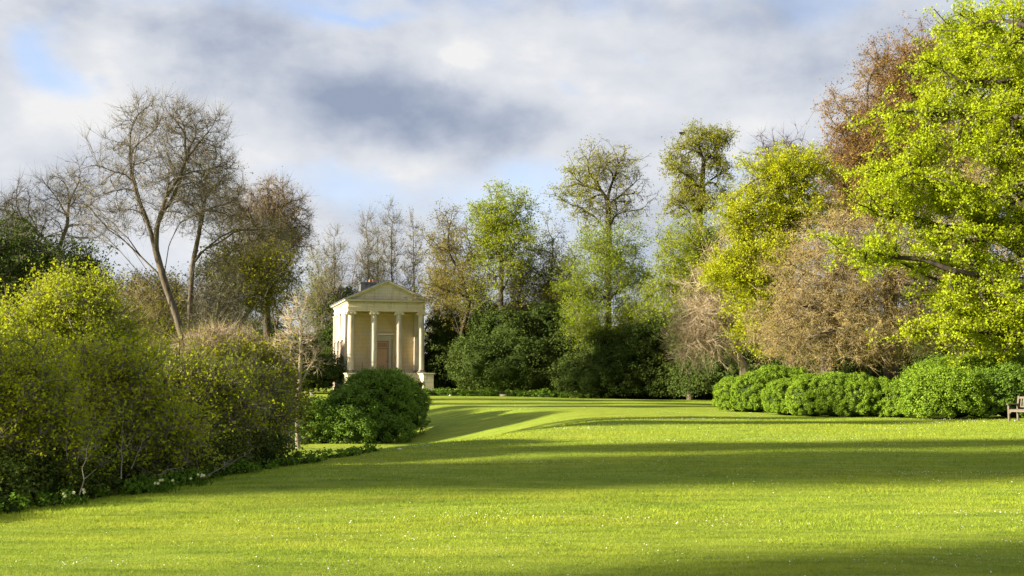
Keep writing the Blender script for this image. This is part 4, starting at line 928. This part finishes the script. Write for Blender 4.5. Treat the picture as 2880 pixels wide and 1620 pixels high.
# ------------------------------------------------------------------ background wood and trees off to the left that throw the long shadows
bgm = tree('background_tree', 'bare twiggy tree of the far wood, seen low between nearer trunks', 'tree', (-60, 135), [(-60, 135, 3), (-60, 135, 7)],
           [[-60, 135, 10, 5.5, 5.5, 5.5], [-60, 135, 5, 5, 5, 4]], 900, .25, 'bark', 'twig', 'olive', seed=141, group='trees of the far wood', rise=.7, per=6, tl=1.3, up=.4, tw=.018, rmin=.02, nleaf=16000, ls=.12, lspread=.3)
for k in range(30):
    a = r_.uniform(-.62, .62); dist = r_.uniform(128, 165); x = dist * math.tan(a); y = dist
    if abs(x / y + .1138) < .02 or abs(x/y - .085) < .012: continue
    dup(bgm, (x, y, gz(x, y) - .1), r_.random() * 6.28, .7 + .35 * r_.random() - .15 * (abs(x) < 30))
yb = None
for k, vx in enumerate([560, 480, 400, 300, 200, 90, 0, 640, 1960, 2050, 2150, 2260, 2380, 2500, 1330, 1480, 1620]):
    Dq = 104 + (k % 4) * 5 if vx > 1000 and vx < 1700 else (100 if vx < 1000 else 76 + (k % 3) * 3)
    x, y = gpt(vx, Dq)
    shrub('yew_tree', 'dark evergreen deep in the wood behind the nearer trees', 'evergreen tree', (x, y, gz(x, y) - .2), (Y1, Y2, Y3)[k % 3], k * 2.1, .62 if 1000 < vx < 1700 else .9, 'dark evergreens deep in the wood')
caster = tree('oak_tree', 'tall leafing oak beyond the left edge of the lawn', 'tree', (-46, 3.2), [(-46, 3.2, 6), (-46, 3.4, 12)],
              [[-46, 3.6, 18, 5.0, 2.4, 4.2], [-44, 4.2, 21, 4, 2.0, 3.2], [-47, 3.0, 20, 4, 2.0, 3]], 900, .4, 'bark', 'twig', 'spring', seed=151, group='oaks beyond the left edge', rise=.6, per=4, tl=1.0, up=.2, tw=.010, rmin=.02, nleaf=26000, ls=.13, lspread=.3, clump=(120, .9))
for x, y, s in CASTERS: dup(caster, (x, y, -1.5), (x + y) % .3, s)
#PLANTS-END
#SMALL-BEGIN
# ------------------------------------------------------------------ bench
M['teak'] = simple_mat('weathered_teak', (.075, .06, .04), (.14, .115, .08), 7, .8, (1, 1, 1))
bx, by = at(2531, 944, 41.3)[:2]
bench = root('garden_bench', 'weathered wooden garden bench with slatted back, cut off by the right frame edge', 'bench', (bx, by, gz(bx, by) - .01), R(-62))
BL = 1.5
for x in (0, BL - .07):
    MB().box(x, x + .07, 0, .07, 0, .62).obj('front_leg', M['teak'], bench, bevel=.005)
    MB().box(x, x + .07, .50, .57, 0, .44).add([(x, .50, .44), (x + .07, .50, .44), (x + .07, .57, .44), (x, .57, .44), (x, .60, .95), (x + .07, .60, .95), (x + .07, .66, .95), (x, .66, .95)],
                                              [(4, 5, 6, 7), (0, 1, 5, 4), (1, 2, 6, 5), (2, 3, 7, 6), (3, 0, 4, 7)]).obj('rear_leg', M['teak'], bench, bevel=.005)
    MB().box(x - .015, x + .085, -.05, .56, .621, .665).lathe([(.035, .60), (.035, .62)], x + .035, -.03, 10).obj('armrest', M['teak'], bench, bevel=.01)
    MB().box(x + .01, x + .06, .071, .499, .36, .43).obj('side_rail', M['teak'], bench)
MB().box(.071, BL - .071, .012, .05, .36, .435).add([(.071, .015, .36), (.16, .015, .36), (.071, .015, .27), (.071, .045, .36), (.16, .045, .36), (.071, .045, .27)], [(0, 2, 1), (3, 4, 5), (1, 2, 5, 4), (0, 1, 4, 3)]).obj('seat_rail', M['teak'], bench)
for k in range(6): MB().box(.072, BL - .072, -.01 + .055 + k * .078, .055 + .055 + k * .078, .437, .457).obj('seat_slat', M['teak'], bench, bevel=.004)
MB().box(.071, BL - .071, .595, .635, .84, .92).obj('top_rail', M['teak'], bench, bevel=.006)
MB().box(.071, BL - .071, .545, .585, .52, .57).obj('bottom_rail', M['teak'], bench, bevel=.004)
for k in range(13):
    x = .13 + k * .1; MB().add([(x, .558, .571), (x + .045, .558, .571), (x + .045, .572, .571), (x, .572, .571), (x, .608, .839), (x + .045, .608, .839), (x + .045, .622, .839), (x, .622, .839)],
                               [(0, 3, 2, 1), (4, 5, 6, 7), (0, 1, 5, 4), (1, 2, 6, 5), (2, 3, 7, 6), (3, 0, 4, 7)]).obj('back_slat', M['teak'], bench)

# ------------------------------------------------------------------ daffodils, fallen sticks, birds, stones
def tuft(loc, seed, label):
    r = np.random.default_rng(seed); mb = MB(); fl = MB()
    for _ in range(26):
        a = r.random() * 6.28; x, y = r.normal(size=2) * .09; h = .08 + .08 * r.random(); dx, dy = .07 * math.cos(a), .07 * math.sin(a)
        mb.add([(x - .008, y, 0), (x + .008, y, 0), (x + dx * .4, y + dy * .4, h * .7), (x + dx, y + dy, h)], [(0, 1, 2), (0, 2, 3), (1, 3, 2)])
    for _ in range(5):
        x, y = r.normal(size=2) * .10; h = .12 + .06 * r.random(); mb.add([(x - .005, y, 0), (x + .005, y, 0), (x, y, h)], [(0, 1, 2)])
        c = (x, y - .01, h)
        for q in range(6):
            a = q * 1.047; fl.add([c, (x + .018 * math.cos(a - .35), y - .018, h + .018 * math.sin(a - .35)), (x + .026 * math.cos(a), y - .012, h + .026 * math.sin(a)), (x + .018 * math.cos(a + .35), y - .018, h + .018 * math.sin(a + .35))], [(0, 1, 2, 3)])
        fl.cyl_y(x, h, .009, y - .05, y - .012, 8)
    rt = root('daffodil_clump', label, 'flowers', loc, 0, 'daffodils along the thicket edge')
    mb.obj('leaves', M['weed'], rt); fl.obj('blossoms', M['petal'], rt)
M['petal'] = simple_mat('daffodil_petal', (.70, .66, .30), (.80, .76, .42), 20, .6)
for k, (vx, D, lab) in enumerate([(515, 17.2, 'pale daffodil clump at the middle of the thicket foot, largest of the three'), (200, 14.6, 'pale daffodil clump at the left part of the thicket foot'), (420, 16.2, 'pale daffodil clump between the left and middle ones at the thicket foot')]):
    x, y = gpt(vx, D); x = max(x, np.interp(y, CY, CX) - .25); tuft((x, y, gz(x, y)), 160 + k, lab)
# ragged weeds on the boundary
r = np.random.default_rng(171); wb = []
for k in range(60):
    y = 11.5 + 14.5 * r.random(); x = np.interp(y, CY, CX) - .55 + .5 * r.random(); wb.append([x, y, gz(x, y) + .02, .13 + .12 * r.random(), .13, .06 + .12 * r.random()])
me = shrub_mesh('weeds', wb, 620, 18, .09, .028, 'weed', 172, core=.4)
o = root('weeds', 'ragged green weeds where the lawn meets the thicket', 'weeds', (0, 0, 0)); o['kind'] = 'stuff'
for nm, q in zip(('foliage', 'inner_foliage'), me): k_ = link(nm, q, o); k_['kind'] = 'stuff'
def stick(p0, p1, rad, label, seed, bark='twig'):
    r = np.random.default_rng(seed); n = 7; p0, p1 = np.array(p0), np.array(p1); ts = np.linspace(0, 1, n)[:, None]
    path = p0 + (p1 - p0) * ts + np.concatenate([[[0, 0, 0]], r.normal(size=(n - 1, 3)) * .04 * np.linalg.norm(p1 - p0) / 2])
    E0, E1 = path[:-1], path[1:]; T = norm(E1 - E0); rad = rad * .7; rr = rad * (1 - .75 * np.linspace(0, 1, n))
    V, Fc = tubes(E0, E1, T, T, rr[:-1], rr[1:], 5, 1); parts = [(V, Fc)]
    k = r.integers(2, n - 1, size=6); q1 = path[k] + r.normal(size=(6, 3)) * .22 * np.linalg.norm(p1 - p0) / 2 + (p1 - p0) * .12
    T2 = norm(q1 - path[k]); parts.append(tubes(path[k], q1, T2, T2, np.full(6, rad * .4), np.full(6, rad * .12), 4, 1))
    V, Fs = cat_mesh(parts)
    thing(link('fallen_branch', npmesh('fallen_branch', V - p0, Fs, M[bark], smooth=True), None, tuple(p0)), label, 'branch', 'fallen branches in the thicket foot')
for k, (va, ya, Da, vb, yb_, Db, rd, lab) in enumerate([(505, 1205, 17.3, 590, 1152, 17.8, .018, 'curved grey fallen branch at the right of the thicket foot'), (395, 1195, 16.5, 480, 1162, 17, .014, 'thin grey branch leaning right out of the thicket'), (305, 1205, 15.5, 310, 1060, 16.2, .014, 'upright bare stick in the middle of the thicket'),
                                                   (200, 1245, 14.6, 222, 1110, 15.3, .013, 'upright grey stick in the left part of the thicket'), (330, 1180, 16, 375, 1085, 16.5, .012, 'thin forked stick leaning right in the thicket shade'), (560, 1180, 18.6, 640, 1130, 19, .012, 'low grey branch near the end of the thicket')]):
    a = at(va, ya, Da); stick(a, at(vb, yb_, Db), rd, lab, 180 + k)
def bird(loc, rot, label, matl, s=1.0):
    V, Fc = ico(2); b = V * np.array([.17, .085, .085]); b[:, 2] += .13; b[:, 0] -= .0; tail = b[:, 0] < -.12; b[tail, 2] += .01; b[tail, 0] *= 1.35
    h = V * .045 + np.array([.155, 0, .235]); nk = V * np.array([.06, .042, .07]) + np.array([.125, 0, .18]); bk = V * np.array([.03, .01, .01]) + np.array([.205, 0, .23])
    W, Fs = cat_mesh([(b * s, Fc), (h * s, Fc), (nk * s, Fc), (bk * s, Fc)])
    rt = root('wood_pigeon', label, 'bird', loc, rot, 'birds on the grass and in the trees')
    link('body', npmesh('bird_body', W, Fs, M[matl], smooth=True), rt)
    MB().box(.01 * s, .02 * s, .02 * s, .03 * s, 0, .07 * s).box(.01 * s, .02 * s, -.03 * s, -.02 * s, 0, .07 * s).obj('legs', M['terracotta'], rt)
M['plumage'] = simple_mat('grey_plumage', (.12, .11, .12), (.20, .18, .18), 12)
M['crowblack'] = simple_mat('black_plumage', (.012, .012, .015), (.03, .03, .035), 12)
for vx, D, rot, lab in [(786, 88, 2.6, 'grey pigeon on the grass left of the temple, nearer to it'), (762, 87, .4, 'grey pigeon on the grass left of the temple, farther from it')]:
    x, y = gpt(vx, D); bird((x, y, gz(x, y) - .01), rot, lab, 'plumage', 1.3)
p = at(1716, 342, 88); bird((p[0], p[1], p[2]), .6, 'black crow perched on the top left twig of the tallest wind-combed tree', 'crowblack', 1.6)
def rock(vx, D, s, lab, seed, matl='stonebase', zoff=0.0):
    x, y = gpt(vx, D); r = np.random.default_rng(seed); V, Fc = ico(2)
    V = V * (1 + .18 * np.sin(V @ r.normal(size=3) * 4))[:, None] * np.array(s)
    thing(link('rough_stone', npmesh('rough_stone', V, [Fc], M[matl]), None, (x, y, gz(x, y) + s[2] * .4)), lab, 'stone')
rock(1267, 88.5, (.35, .2, .14), 'low grey stone half hidden at the foot of the evergreens', 190)
rock(1133, 89, (.12, .1, .08), 'small pale stone on the grass edge right of the temple', 191, 'stone')
rock(1007, 25, (.06, .05, .03), 'small pale stone lying on the shaded bank edge', 192, 'stone')
#SMALL-END
